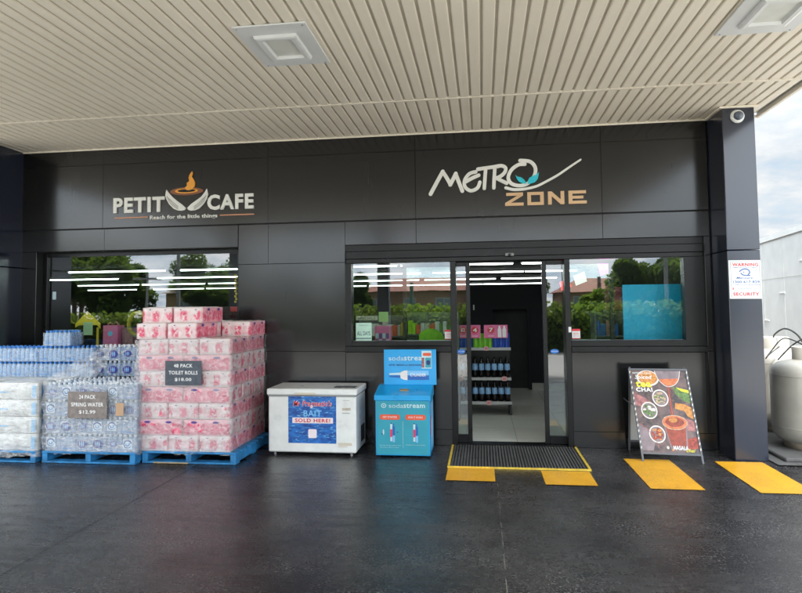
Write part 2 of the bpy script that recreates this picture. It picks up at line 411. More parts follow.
M={}
M['forecourt']=mat_forecourt()
M['panel']=mat_panel('black_wall_panel')
M['frame']=simple('black_window_frame',(.008,.008,.009),.3,var=.1,spec=.3)
M['dark']=simple('dark_backing',(.006,.006,.007),.7)
M['soffit']=mat_soffit()
M['groove']=simple('slat_groove',(.50,.455,.37),.6)
M['white']=simple('white_paint',(.64,.65,.64),.4,var=.03)
M['dirty_white']=simple('aged_white_enamel',(.75,.76,.74),.3,var=.05,scale=9,coat=.2)
M['letter']=simple('offwhite_letter',(.72,.71,.66),.45,var=.04)
M['tan']=simple('tan_letter',(.62,.40,.22),.45,var=.04)
M['orange']=simple('flame_orange',(.80,.34,.04),.45)
M['copper']=simple('copper_line',(.55,.24,.13),.45)
M['coffee']=simple('coffee_brown',(.22,.08,.035),.45)
M['cyan']=simple('leaf_cyan',(.02,.50,.60),.45)
M['yellow']=mat_yellow()
M['yellowtrim']=simple('yellow_edge_trim',(.72,.50,.06),.5,var=.15,scale=20)
M['rubber']=simple('ribbed_rubber',(.085,.085,.085),.55,var=.25,scale=12)
M['rubber_dark']=simple('mat_base',(.018,.018,.018),.6)
M['glass']=mat_glass()
M['tile']=mat_tile()
M['shopblack']=simple('shop_black_paint',(.022,.023,.025),.9,spec=.15)
M['tube']=simple('lit_tube',(.92,1.0,.96),.4,var=0,emit=4.2)
M['galv']=simple('tube_batten',(.5,.5,.5),.5)
M['blue_pallet']=simple('worn_blue_pallet_paint',(.02,.20,.46),.6,var=.28,scale=9,bump=.4,bscale=60)
M['raw_wood']=simple('bare_wood',(.36,.27,.16),.75,var=.2,scale=14,bump=.3)
M['tissue']=mat_tissue(False); M['tissue_side']=mat_tissue(True)
M['purple']=simple('purple_oval',(.10,.05,.26),.4)
M['film']=mat_film('stretch_film',16,.07,.30)
M['film2']=mat_film('stretch_film_blue',22,.20,.26,(.97,.985,1))
M['shrink']=mat_film('printed_shrink',22,.36,.18,(.68,.84,1)); M['shrinkblue']=mat_film('blue_shrink',26,.20,.20,(.70,.86,1))
M['bottle']=mat_bottle()
M['cap']=simple('blue_bottle_cap',(.03,.20,.62),.35)
M['capwhite']=simple('white_bottle_cap',(.72,.78,.84),.35)
M['navy']=simple('navy_print',(.012,.03,.26),.35,var=.2,scale=60)
M['midblue']=simple('mid_blue_print',(.03,.22,.58),.35,var=.15,scale=40)
M['paleprint']=simple('pale_blue_print',(.60,.73,.82),.35,var=.12,scale=30)
M['carton']=simple('crumpled_white_wrap',(.70,.70,.67),.38,var=.14,scale=16,bump=.9,bscale=22,coat=.3)
M['slate']=simple('slate_price_board',(.07,.085,.11),.6,var=.2,scale=30)
M['kraft']=simple('kraft_price_board',(.22,.185,.17),.55,var=.2,scale=20)
M['chalk']=simple('white_lettering',(.82,.82,.82),.5,var=.03)
M['tanlabel']=simple('tan_label',(.52,.33,.20),.5)
M['steelblue']=simple('bright_blue_enamel',(.008,.33,.70),.3,var=.05,coat=.3)
M['teal']=simple('teal_blue_sheet',(.035,.31,.41),.38,var=.05)
M['tealink']=simple('pale_ink',(.50,.66,.70),.45)
M['navyink']=simple('navy_ink',(.01,.03,.16),.45)
M['redorange']=simple('red_orange_pill',(.72,.10,.04),.4)
M['pinkred']=simple('pink_red_ink',(.75,.03,.12),.4)
M['bluebottle']=simple('cylinder_blue',(.02,.12,.42),.35)
M['bluelight']=simple('cylinder_light_blue',(.20,.50,.80),.35)
M['cream']=simple('cream_neck',(.62,.55,.45),.4)
M['brass']=simple('dull_brass',(.30,.22,.12),.4,metal=.8)
M['steel']=simple('brushed_steel',(.42,.42,.42),.35,metal=.9)
M['waterprint']=mat_water_print()
M['redink']=simple('red_ink',(.62,.02,.03),.45)
M['salmon']=simple('white_strip',(.78,.70,.72),.45)
M['grey']=simple('mid_grey_plastic',(.25,.25,.25),.5)
M['greyframe']=simple('grey_powdercoat',(.11,.115,.13),.45)
M['poster']=mat_poster()
M['tea']=simple('tea_orange',(.66,.17,.06),.35,var=.25,scale=30)
M['tea_red']=simple('tea_red',(.30,.045,.02),.35,var=.3,scale=30)
M['spice']=simple('spice_orange',(.62,.26,.06),.45,var=.35,scale=40)
M['spice_red']=simple('spice_red',(.34,.05,.03),.45,var=.5,scale=60)
M['leafgreen']=simple('print_green',(.12,.22,.06),.45,var=.4,scale=45)
M['almond']=simple('print_almond',(.50,.36,.24),.45,var=.3,scale=50)
M['rose']=simple('print_rose',(.38,.15,.15),.45,var=.4,scale=25)
M['printglass']=simple('print_glass_tint',(.22,.17,.19),.3,var=.2,scale=12)
M['printwhite']=simple('print_white',(.72,.68,.64),.45,var=.06,scale=20)
M['lemon']=simple('lemon_yellow_ink',(.80,.72,.03),.45)
M['signblue']=simple('sign_blue_ink',(.05,.12,.32),.45)
M['tank']=simple('tank_grey_enamel',(.36,.345,.305),.34,var=.07,scale=5,bump=.05,bscale=14,coat=.15)
M['rust']=simple('dirty_base_ring',(.40,.34,.26),.6,var=.3)
M['hose']=simple('black_hose',(.02,.02,.02),.4)
M['container']=simple('white_container_side',(.80,.80,.77),.5,var=.05,scale=3,bump=.1,bscale=5)
M['containertrim']=simple('container_rail',(.60,.60,.57),.5)
M['concrete']=simple('bare_concrete',(.10,.097,.092),.8,var=.15,scale=5,bump=.3)
M['farground']=simple('street_ground',(.36,.35,.325),.85,var=.1,scale=.3)
M['road']=simple('road_asphalt',(.06,.06,.062),.8,var=.1,scale=2)
M['grass']=mat_leaf('verge_grass',(.05,.10,.02),(.09,.15,.04),.6)
M['leaf']=mat_leaf('dark_tree_leaf',(.04,.085,.018),(.10,.16,.035),.9)
M['leaf_light']=mat_leaf('light_hedge_leaf',(.07,.13,.012),(.17,.22,.03),1.4)
M['bark']=simple('bark',(.12,.09,.07),.9)
M['brick']=mat_brick('orange_brick',(.42,.20,.12),(.50,.27,.17))
M['brick2']=mat_brick('yellow_brick',(.55,.33,.14),(.60,.38,.18))
M['rooftile']=simple('red_roof_tile',(.30,.11,.07),.8,var=.2,scale=3)
M['rooftan']=simple('tan_roof',(.42,.34,.24),.8)
M['winglass']=simple('house_window',(.30,.34,.38),.15)
M['polegrey']=simple('grey_pole',(.24,.25,.25),.6)
M['colgrey']=simple('canopy_column_grey',(.10,.11,.13),.5)
M['greenpole']=simple('green_pole',(.05,.10,.08),.6)
M['dpanel']=simple('translucent_diffuser',(.62,.63,.58),.35,var=.06,scale=8)
M['pink']=simple('pink_card',(.75,.14,.32),.5,var=.05)
M['lime']=simple('lime_card',(.42,.72,.02),.5)
M['magenta']=simple('glowing_magenta_flag',(.85,.03,.60),.5,emit=1.3)  # glow added to the flag's own colour
M['cyanpanel']=simple('cyan_panel',(.010,.46,.82),.4,var=.04,scale=3)
M['yellowcard']=simple('yellow_card',(.80,.52,.02),.5)
M['red']=simple('red_card',(.80,.02,.02),.5,emit=1.0)  # used on the red flag, given a glow of its own
M['greencan']=simple('green_can',(.20,.55,.03),.3)
M['bluecan']=simple('blue_can',(.02,.08,.45),.3)
M['cola']=simple('dark_cola',(.010,.008,.009),.12)
M['colalabel']=simple('pale_blue_label',(.25,.45,.72),.35)
M['shelf']=simple('grey_shelf',(.14,.14,.14),.5)
M['ovalblue']=simple('blue_oval_sticker',(.02,.18,.62),.4)
M['lens']=simple('dark_lens',(.02,.02,.025),.08)

# ---------------------------------------------------------------- camera
cam=bpy.data.cameras.new('camera'); co=bpy.data.objects.new('camera',cam); C.objects.link(co)
r=Vector((0.99106972,0.13284973,-0.01147844)); u=Vector((0.01826872,-0.05000696,0.99858177)); f=Vector((-0.13208731,0.98987386,0.05198738))
mt=Matrix(((r.x,u.x,-f.x,0),(r.y,u.y,-f.y,-7.0078),(r.z,u.z,-f.z,1.6),(0,0,0,1)))
co.matrix_world=mt
cam.sensor_width=36; cam.lens=36*603.96/802; cam.shift_x=0; cam.shift_y=-22.31/802
cam.clip_end=2000; cam.clip_start=.05
S.camera=co

# ---------------------------------------------------------------- ground
def sheet(name,x0,x1,y0,y1,z,m):
    return structure(MB().add([(x0,y0,z),(x1,y0,z),(x1,y1,z),(x0,y1,z)],[(0,1,2,3)]).build(name,m))
sheet('ground',-400,400,-400,400,-.02,M['farground'])
sheet('forecourt',-7.6,4.2,-5.6,.10,0,M['forecourt'])
sheet('road',-400,400,-40,-30,-.012,M['road'])
g=sheet('grass_verge',-400,400,-75,-42,-.012,M['grass'])
# sawn joints in the slab
j=MB()
def strip(mb,p,q,w,z,m=0):
    p=Vector(p);q=Vector(q);d=(q-p).normalized();n=Vector((-d.y,d.x))*w/2
    mb.add([(p.x+n.x,p.y+n.y,z),(q.x+n.x,q.y+n.y,z),(q.x-n.x,q.y-n.y,z),(p.x-n.x,p.y-n.y,z)],[(3,2,1,0)],m)
strip(j,(-2.91,-1.18),(-2.91,-5.5),.006,.003)
strip(j,(-2.91,-1.18),(-2.91,-.05),.010,.003)
structure(j.build('pavement_joint',M['dark']))
# pale hairline left by the joint filler
j=MB(); random.seed(3); y=-1.45
while y>-5:
    L_=random.uniform(.05,.28)
    strip(j,(.108,y),(.110,y-L_),.004,.0045); y-=L_+random.uniform(.02,.22)
structure(j.build('pavement_scratch',simple('pale_filler',(.30,.29,.27),.7)))
sheet('pavement',2.83,9,-.62,12,.012,M['concrete'])
structure(MB().box(2.95,6.3,-.50,1.9,.01,.05,b=.01).build('pavement_slab',M['concrete']))

def painted(loc,x0,x1,y0,y1,label):
    o=MB().add([(x0,y0,.005),(x1,y0,.005),(x1,y1,.005),(x0,y1,.005)],[(0,1,2,3)]).build('floor_marking',M['yellow'])
    tag(o,label,'floor marking','yellow rectangles painted on the ground')
painted(0,-.36,.09,-1.40,-.965,'yellow painted rectangle at the front left corner of the ribbed door mat')
painted(0,.53,.98,-1.45,-1.0,'yellow painted rectangle at the front right corner of the ribbed door mat')
painted(0,1.41,1.855,-1.49,-.47,'long yellow painted rectangle under the foot of the tea poster board')
painted(0,2.28,2.73,-1.525,-.50,'long yellow painted rectangle in front of the right hand pier, far right')

# door mat
t=thing('door_mat','grey ribbed entrance mat with yellow edging in front of the sliding doors','door mat',(.32,-.47,0))
MB().box(-.345,.985,-.945,-.03,.001,.010).build('base',M['rubber_dark'],t)
mb=MB(); x=-.335; k=0
while x<.965:
    mb.box(x,x+.017,-.935,-.04,.010,.017); x+=.0305
mb.build('rib',M['rubber'],t)
mb=MB(); mb.box(-.368,-.345,-.965,-.03,.001,.016); mb.box(.985,1.008,-.965,-.03,.001,.016); mb.box(-.345,.985,-.965,-.945,.001,.016)
mb.build('edge_trim',M['yellowtrim'],t)

# ---------------------------------------------------------------- shop building
B=thing('shop_building','single storey shop clad in glossy black panels with sliding glass doors under the canopy','building',(0,0,0))
W=.012
def panel(x0,x1,z0,z1,y=-.02):
    gv=.0014; gb=.005 if abs(z0-2.612)<.001 else .0016; gt=.004 if abs(z1-2.606)<.001 else .0016
    if z0>3.4: gb=.0006
    return MB().box(x0+gv,x1-gv,y,.0,z0+gb,z1-gt,b=.0018)
P_=[]
def addp(*a,**k): P_.append((a,k))
vx=[-5.84,-4.71,-2.55,-.75,1.36,2.49]
for a,b_ in zip(vx[:-1],vx[1:]):
    addp(a,b_,3.42,3.625,y=-.0235); addp(a,b_,2.612,3.42,y=-.022)
addp(-5.84,-4.69,2.335,2.606,y=-.012); addp(-4.69,-2.935,2.335,2.606,y=-.012)
addp(-2.926,-2.55,2.12,2.606,y=-.012); addp(-2.55,-1.60,2.12,2.606,y=-.012)
addp(-1.60,-.75,2.325,2.606,y=-.012); addp(-.75,1.36,2.325,2.606,y=-.012); addp(1.36,2.49,2.325,2.606,y=-.012)
addp(-5.84,-5.62,0,2.335,y=-.012)
addp(-2.926,-1.60,1.07,2.12,y=-.012); addp(-2.926,-1.60,.18,1.07,y=-.010); addp(-2.926,-1.60,0,.18,y=-.012)
addp(-5.62,-2.935,0,1.0,y=-.012)
addp(-1.60,-.33,.18,1.06,y=-.012);addp(-1.60,-.33,0,.18,y=-.012)
addp(.985,2.40,.18,1.055,y=-.012);addp(.985,2.49,0,.18,y=-.010);addp(2.43,2.49,.18,1.07,y=-.012);addp(2.43,2.49,1.07,2.325,y=-.012)
for a,k in P_: panel(*a,**k).build('cladding_panel',M['panel'],B)
# backing wall with the window and door openings left out
mb=MB()
mb.box(-24,2.78,.001,.22,2.33,3.75); mb.box(-24,-5.62,.001,.22,0,2.33); mb.box(-5.62,-2.93,.001,.22,0,1.0); mb.box(-2.93,-1.6,.001,.22,0,2.33)
mb.box(-1.6,-.33,.001,.22,0,1.07); mb.box(.985,2.78,.001,.22,0,1.07); mb.box(2.42,2.78,.001,.22,1.07,2.33)
mb.build('wall',M['dark'],B)
MB().box(2.62,2.78,.221,22,0,3.7).build('side_wall',M['panel'],B)
MB().box(2.60,2.618,.221,21.8,0,2.56).build('side_lining',M['shopblack'],B)
MB().box(-24,2.78,.0,22,3.76,3.95).build('roof',M['galv'],B)
# right pier
mb=MB(); PX0,PX1,PY=2.50,2.815,-.45
pm=mat_panel('sky_tinted_pier_panel',(.011,.015,.029),.35,.04,1.6)  # blue of the reflected sky tinted into the black panel's base colour
mb.box(PX0,PX1,PY,-.0,.0,2.125,b=.006); mb.box(PX0,PX1,PY,-.0,2.130,3.618,b=.006)
mb.build('pier',pm,B)
# left pier that comes forward from the wall
mb=MB(); mb.box(-6.4,-5.82,-.66,0,0,2.13,b=.006); mb.box(-6.4,-5.82,-.66,0,2.137,3.618,b=.006); mb.build('pier',pm,B)

def window(name,x0,x1,z0,z1,y,fw,parent,glass=(None),depth=.06,panes=None,label=None):
    w=MB()
    w.box(x0,x0+fw,y-depth/2,y+depth/2,z0,z1,b=.002); w.box(x1-fw,x1,y-depth/2,y+depth/2,z0,z1,b=.002)
    w.box(x0+fw,x1-fw,y-depth/2,y+depth/2,z0,z0+fw,b=.002); w.box(x0+fw,x1-fw,y-depth/2,y+depth/2,z1-fw,z1,b=.002)
    fo=w.build(name,M['frame'],parent)
    if label: fo['label']=label
    for a,b_ in panes or [(x0+fw,x1-fw)]:
        MB().box(a,b_,y-.004,y+.004,z0+fw,z1-fw).build('pane',M['glass'],fo)
    return fo
# left window, set back in its hole
window('window',-5.62,-2.935,1.0,2.33,.14,.055,B,label='wide window behind the stacked water and toilet rolls')
# lining of the reveal
# main shop front: header box, frames, sill
mb=MB()
mb.box(-1.60,2.42,-.010,.20,2.245,2.322,b=.003); mb.box(-1.59,2.41,-.030,.20,2.155,2.243,b=.004); mb.box(-1.59,2.41,-.018,.20,2.105,2.153,b=.003)
mb.build('door_header',M['frame'],B)
mb=MB()
mb.box(-1.60,-1.525,-.03,.12,1.131,2.105,b=.004)
mb.box(-1.60,-.36,-.045,.12,1.062,1.130,b=.004); mb.box(-1.525,-.36,-.02,.10,1.131,1.19,b=.003)
mb.build('window_surround',M['frame'],B)
mb=MB()
mb.box(.985,2.42,-.045,.12,1.058,1.122,b=.004); mb.box(.985,2.21,-.02,.10,1.123,1.19,b=.003)
mb.box(2.21,2.42,-.012,.12,1.123,2.105,b=.003)
mb.build('window_surround',M['frame'],B)
for x in (1.05,1.42,1.80,2.15): MB().cyl((x,-.0455,1.092),(x,-.048,1.092),.007,n=10).build('screw_head',M['dark'],B)
MB().box(-1.522,-.36,.034,.042,1.19,2.105).build('pane',M['glass'],B)
MB().box(.985,2.21,.034,.042,1.19,2.105).build('pane',M['glass'],B)
for a,b_ in ((-.36,-.295),(.925,.985)): MB().box(a,b_,-.03,.13,0,2.105,b=.004).build('door_jamb',M['frame'],B)
MB().box(-.295,.925,.00,.17,.0,.016,b=.004).build('threshold',M['frame'],B)
# the two sliding leaves, half open behind the jambs
def leaf(x0,x1,label):
    e=bpy.data.objects.new('sliding_door',None); C.objects.link(e); e.parent=B; e['label']=label
    w=MB(); y0,y1=.075,.115
    fw=.05
    w.box(x0,x0+fw,y0,y1,.02,2.10,b=.003); w.box(x1-fw,x1,y0,y1,.02,2.10,b=.003)
    w.box(x0+fw,x1-fw,y0,y1,.02,.11,b=.003); w.box(x0+fw,x1-fw,y0,y1,2.05,2.10,b=.003)
    w.build('door_frame',M['frame'],e)
    MB().box(x0+fw,x1-fw,.092,.098,.11,2.05).build('pane',M['glass'],e)
    return e
dl=leaf(-.93,-.135,'left sliding door leaf slid half open'); dr=leaf(.685,1.48,'right sliding door leaf slid half open')
for e,cx in ((dl,-.25),(dr,.81)):
    fr=Frame((cx,.073,1.06),(1,0,0),(0,0,1)); MB().prism(ell(0,0,.048,.026),fr,-.002,.001).build('oval_sticker',M['ovalblue'],e)
    mb=MB(); text_mesh(mb,'AUTO DOOR',fr,-.034,.034,-.006,.007,.0015,.0015,0,.01); mb.build('sticker_lettering',M['chalk'],e)
# door sensor
t=thing('door_sensor','small dark sensor above the middle of the sliding doors','sensor',(.32,-.03,2.16))
MB().box(.27,.37,-.068,-.031,2.15,2.185,b=.008).build('housing',M['grey'],t)
MB().lathe((.32,-.066,2.160),[(.018,-.002),(.017,.010),(.010,.018),(.0,.020)],16,axis='y').build('lens',M['lens'],t)

# ---------------------------------------------------------------- canopy over the forecourt
K=thing('canopy','wide cream slatted canopy ceiling over the forecourt','canopy',(0,-6,3.62))
CX0,CX1,CYF=-7.0,3.05,-8.8
pitch=.108
def slats(y0,y1,name):
    mb=MB(); x=CX0+.02
    while x+.09<CX1-.01:
        # each slat is a shallow tray with rolled edges
        a,b_=x,x+.088; z=3.622
        vs=[]
        for yy in (y0,y1):
            vs+=[(a,yy,z+.014),(a+.004,yy,z+.002),(a+.008,yy,z),(b_-.008,yy,z),(b_-.004,yy,z+.002),(b_,yy,z+.014)]
        mb.add(vs,[(i+6,i+7,i+1,i) for i in range(5)],0)
        # recess
        mb.add([(b_,y0,z+.013),(b_,y1,z+.013),(x+pitch,y1,z+.013),(x+pitch,y0,z+.013)],[(0,1,2,3)],1)
        mb.add([(a,y0,z+.014),(b_,y0,z+.014),(b_-.008,y0,z),(a+.008,y0,z)],[(0,1,2,3)],0)
        x+=pitch
    return mb.build(name,[M['soffit'],M['groove']],K)
slats(-1.15,-.03,'slat_panel'); slats(-6.0,-1.185,'slat_panel'); slats(-8.78,-6.03,'slat_panel')
mb=MB()
mb.box(CX0,CX1,-.034,-.028,3.606,3.64); mb.box(CX0,CX1,-1.184,-1.151,3.617,3.64); mb.box(CX0,CX1,-6.029,-6.001,3.617,3.64)
mb.box(CX1-.035,CX1,CYF,-.035,3.612,3.66,b=.003)
mb.build('edge_trim',M['soffit'],K)
mb=MB(); mb.box(CX0-.02,CX1,CYF-.02,-.03,3.665,4.15); mb.build('roof',M['containertrim'],K)
mb=MB(); mb.box(PX0-.03,PX1+.03,PY-.03,-.036,3.600,3.6195,b=.003); mb.build('pier_collar',M['soffit'],K)
for x,y in ((-2.52,-8.4),(-6.6,-8.4)):
    MB().box(x-.15,x+.15,y-.15,y+.15,0,3.62,b=.01).build('column',M['colgrey'],K)

def clight(cx,cy,label,sx=.275,sy=.36):
    t=thing('ceiling_light',label,'ceiling light',(cx,cy,3.62),'square lights in the canopy ceiling')
    mb=MB(); mb.box(cx-sx,cx+sx,cy-sy,cy+sy,3.606,3.6195,b=.003); mb.build('cover_plate',M['white'],t)
    # bevelled frame with rounded edge around a recessed prismatic diffuser
    hx,hy=.165,.215; mb=MB(); z0=3.6055
    rings=[(hx,hy,z0),(hx-.006,hy-.006,z0-.022),(hx-.022,hy-.022,z0-.028),(hx-.05,hy-.05,z0-.026),(hx-.062,hy-.062,z0-.006)]
    vs=[]
    for a,b_,z in rings: vs+=[(cx-a,cy-b_,z),(cx+a,cy-b_,z),(cx+a,cy+b_,z),(cx-a,cy+b_,z)]
    fs=[(4*k+i,4*k+(i+1)%4,4*k+4+(i+1)%4,4*k+4+i) for k in range(len(rings)-1) for i in range(4)]
    mb.add(vs,fs); mb.build('frame',M['white'],t,recalc=True)
    a,b_=hx-.062,hy-.062
    mb=MB(); mb.add([(cx-a,cy-b_,z0-.006),(cx+a,cy-b_,z0-.006),(cx+a,cy+b_,z0-.006),(cx-a,cy+b_,z0-.006)],[(0,1,2,3)])
    mb.build('diffuser',M['dpanel'],t)
    mb=MB()
    for dx in (-1,1):
        for dy in (-1,1): mb.cyl((cx+dx*(sx-.03),cy+dy*(sy-.03),3.6058),(cx+dx*(sx-.03),cy+dy*(sy-.03),3.602),.006,n=8)
    mb.build('screw',M['steel'],t)
clight(-1.48,-2.60,'square white canopy light nearer the petit cafe sign')
clight(2.05,-2.62,'square white canopy light at the top right by the canopy edge')

# security camera on the pier
t=thing('security_camera','white round security camera near the top of the right hand pier','camera',(2.645,-.455,3.51))
MB().lathe((2.645,-.452,3.51),[(0,0),(.068,0),(.070,.006),(.066,.020),(.052,.028),(.046,.030)],32,axis='y').build('base_ring',M['white'],t)
MB().lathe((2.652,-.475,3.512),[(.046,-.0),(.044,.014),(.034,.030),(.018,.040),(0,.043)],28,axis='y').build('lens_ball',simple('grey_camera_ball',(.10,.12,.16),.2),t)

# ---------------------------------------------------------------- wall signs
t=thing('wall_sign','white petit cafe lettering with a steaming cup between two hands','sign',(-3.6,-.02,2.73))
for body,a,b_ in (('PETIT',-4.555,-3.875),('CAFE',-3.315,-2.725)):
    mb=MB(); text_mesh(mb,body,WALL,a,b_,2.795,2.985,.002,.022,0,.034); mb.build('lettering',M['letter'],t)
mb=MB(); text_mesh(mb,'Reach for the little things',WALL,-4.07,-3.19,2.69,2.752,.002,.012,0,.018); mb.build('tagline',M['letter'],t)
mb=MB(); mb.prism(rect(-4.545,-4.10,2.728,2.742),WALL,.002,.012); mb.prism(rect(-3.155,-2.72,2.722,2.736),WALL,.002,.012); mb.build('rule',M['copper'],t)
mb=MB()
n=40; o_=ell(-3.588,3.040,.215,.050,n); i_=ell(-3.588,3.044,.14,.026,n)
vs=[WALL.p(a,b_,.014) for a,b_ in o_]+[WALL.p(a,b_,.014) for a,b_ in i_]+[WALL.p(a,b_,.002) for a,b_ in o_]
mb.add(vs,[(i,(i+1)%n,n+(i+1)%n,n+i) for i in range(n)]+[(i,2*n+i,2*n+(i+1)%n,(i+1)%n) for i in range(n)])
mb.poly(ell(-3.588,3.044,.14,.026,n),WALL,.008,1)
mb.build('coffee',[M['coffee'],M['dark']],t)
mb=MB()
o_=ell(-3.588,3.044,.150,.031,n); i_=ell(-3.588,3.046,.118,.019,n)
mb.add([WALL.p(a,b_,.017) for a,b_ in o_]+[WALL.p(a,b_,.017) for a,b_ in i_],[(i,(i+1)%n,n+(i+1)%n,n+i) for i in range(n)])
mb.prism([(-3.518,3.285),(-3.548,3.245),(-3.560,3.205),(-3.552,3.165),(-3.585,3.140),(-3.580,3.108),(-3.607,3.085),(-3.595,3.058),(-3.560,3.050),(-3.515,3.062),(-3.481,3.100),(-3.478,3.145),(-3.500,3.190),(-3.522,3.222),(-3.508,3.255)],WALL,.002,.020)
mb.build('flame',M['orange'],t)
h1=[(-3.853,3.07),(-3.867,2.999),(-3.850,2.945),(-3.815,2.885),(-3.756,2.828),(-3.705,2.806),(-3.659,2.799),(-3.612,2.808),(-3.595,2.831),(-3.640,2.872),(-3.715,2.927),(-3.770,2.972),(-3.825,3.030)]
h2=[(-3.326,3.063),(-3.309,2.995),(-3.325,2.935),(-3.365,2.875),(-3.425,2.820),(-3.480,2.800),(-3.534,2.797),(-3.565,2.808),(-3.578,2.833),(-3.525,2.880),(-3.455,2.925),(-3.396,2.965),(-3.350,3.020)]
for h,sg in ((h1,1),(h2,-1)):
    ho=MB().prism(h,WALL,.002,.016).build('hand',M['letter'],t)
    mb=MB()
    for k in range(3):
        o=.018+.019*k
        cx=lambda x: x
        pts=[(h[1][0]+sg*(o+.004),h[1][1]-.01-.02*k),(h[3][0]+sg*(o*.9),h[3][1]+.012+.006*k),(h[5][0]+sg*.01,h[5][1]+.012+.016*k)]
        mb.stroke(pts,.0045,WALL,.0165,.0175)
    mb.build('finger_line',M['dark'],ho)
t=thing('wall_sign','white handwritten metro lettering with cyan leaves over tan zone','sign',(.3,-.02,2.73))
Lt=[('M',[(-0.572,2.899),(-.495,3.03),(-0.42,3.161)],None),]
def let(parts,mat='letter',w=.040):
    mb=MB()
    for k,p in enumerate(parts): mb.stroke(p,w,WALL,.002,.020+.0006*k)
    mb.build('lettering',M[mat],t)
let([[(-.572,2.895),(-.497,3.03),(-.425,3.155)],[(-.425,3.150),(-.378,3.075),(-.338,2.998)],[(-.342,2.996),(-.306,3.062),(-.274,3.125)],[(-.276,3.122),(-.240,3.02),(-.203,2.918)]],w=.044)
let([[(-.044,3.136),(-.118,3.115),(-.173,3.042),(-.169,2.963),(-.102,2.917),(-.028,2.948),(.001,3.012)],[(-.160,3.026),(-.085,3.065),(-.011,3.095)]])
let([[(-.02,3.166),(.116,3.18),(.215,3.188)],[(.071,3.176),(.060,3.06),(.050,2.939)]])
let([[(.176,3.180),(.166,3.06),(.159,2.941)],[(.16,3.184),(.25,3.194),(.297,3.165),(.285,3.115),(.240,3.075),(.187,3.052)],[(.187,3.055),(.245,3.022),(.305,2.990)]])
let([[(.515,3.201),(.442,3.198),(.361,3.139),(.325,3.052),(.361,2.982),(.456,2.955),(.552,2.984),(.62,3.069),(.631,3.157),(.575,3.228),(.462,3.246)]])
mb=MB(); mb.stroke([(.294,2.936),(.379,2.913),(.493,2.913),(.636,2.940),(.75,2.992),(.883,3.062),(1.016,3.15),(1.135,3.226)],.034,WALL,.002,.024,w1=.020); mb.build('swoosh',M['letter'],t)
mb=MB()
mb.prism([(.405,3.080),(.430,3.058),(.468,3.050),(.505,3.019),(.528,2.976),(.490,2.978),(.452,2.994),(.425,3.025)],WALL,.020,.028)
mb.prism([(.542,2.971),(.545,3.010),(.562,3.040),(.601,3.062),(.640,3.072),(.671,3.105),(.664,3.060),(.655,3.025),(.625,2.988),(.585,2.974)],WALL,.020,.028)
mb.build('leaf',M['cyan'],t)
# squared capitals of ZONE
def block(poly_list):
    mb=MB()
    for k,p in enumerate(poly_list): mb.prism(p,WALL,.002,.020)
    mb.build('lettering',M['tan'],t)
z0,z1,s=2.726,2.876,.034
block([[(.298,z1),(.298,z1-s),(.425,z1-s),(.283,z0+s),(.283,z0),(.492,z0),(.492,z0+s),(.345,z0+s),(.487,z1-s),(.487,z1)]])
a,b_=.535,.718; block([rect(a,b_,z0,z0+s),rect(a,b_,z1-s,z1),rect(a,a+.040,z0+s,z1-s),rect(b_-.040,b_,z0+s,z1-s)])
a,b_=.765,.945; block([rect(a,a+.040,z0,z1),rect(b_-.040,b_,z0,z1),[(a+.040,z1),(a+.040,z1-.055),(b_-.040,z0),(b_-.040,z0+.055)]])
a,b_=.992,1.190; block([rect(a,a+.042,z0,z1),rect(a+.042,b_-.006,z1-s,z1),rect(a+.042,b_-.035,z0+.059,z0+.059+s*.9),rect(a+.042,b_,z0,z0+s)])

# warning sign on the pier
t=thing('warning_sign','white warning security sign with red words on the right hand pier','sign',(2.655,-.452,1.82))
F=Frame((2.505,-.4525,1.632),(1,0,-.012),(0.0,0,1)); w,h=.308,.392
MB().prism(rect(0,w,0,h),F,0,.004).build('sign_plate',M['white'],t)
mb=MB()
fr=[rect(.016,w-.014,h-.018,h-.014),rect(.016,w-.014,.016,.020),rect(.016,.020,.020,h-.018),rect(w-.018,w-.014,.020,h-.018)]
for p in fr: mb.poly(p,F,.0048)
mb.build('border_line',M['grey'],t)
mb=MB(); text_mesh(mb,'WARNING',F,.034,w-.026,h-.062,h-.028,.005,.005,0,.03); text_mesh(mb,'SECURITY',F,.034,w-.026,.030,.064,.005,.005,0,.03); mb.poly(rect(.030,.040,.092,.112),F,.005); mb.build('red_lettering',M['redink'],t)
mb=MB(); text_mesh(mb,'PREMISES PROTECTED BY CAMERAS',F,.04,w-.04,h-.078,h-.070,.005,.005,0,.01)
text_mesh(mb,'Mercury',F,.068,w-.075,.196,.222,.005,.005,0,.02,.3); text_mesh(mb,'1300 617 829',F,.036,w-.02,.158,.184,.005,.005,0,.015)
text_mesh(mb,'ALARMS  PATROLS  MONITORING',F,.036,w-.02,.138,.145,.005,.005,0,.01); text_mesh(mb,'24 HOUR SERVICE',F,.08,w-.09,.098,.105,.005,.005,0,.01)
mb.stroke([(.100,.275),(.125,.295),(.160,.303),(.190,.290),(.198,.262),(.180,.245)],.011,F,.005,.0055); mb.stroke([(.112,.262),(.130,.244),(.160,.238),(.205,.236)],.010,F,.005,.0055); mb.poly(ell(.142,.270,.006,.006,12),F,.0055)
mb.build('blue_lettering',M['signblue'],t)
mb=MB()
for a,b_ in ((.010,.010),(w-.010,.010),(.010,h-.010),(w-.010,h-.010)): mb.prism(ell(a,b_,.004,.004,10),F,.004,.006)
mb.build('screw',M['steel'],t)

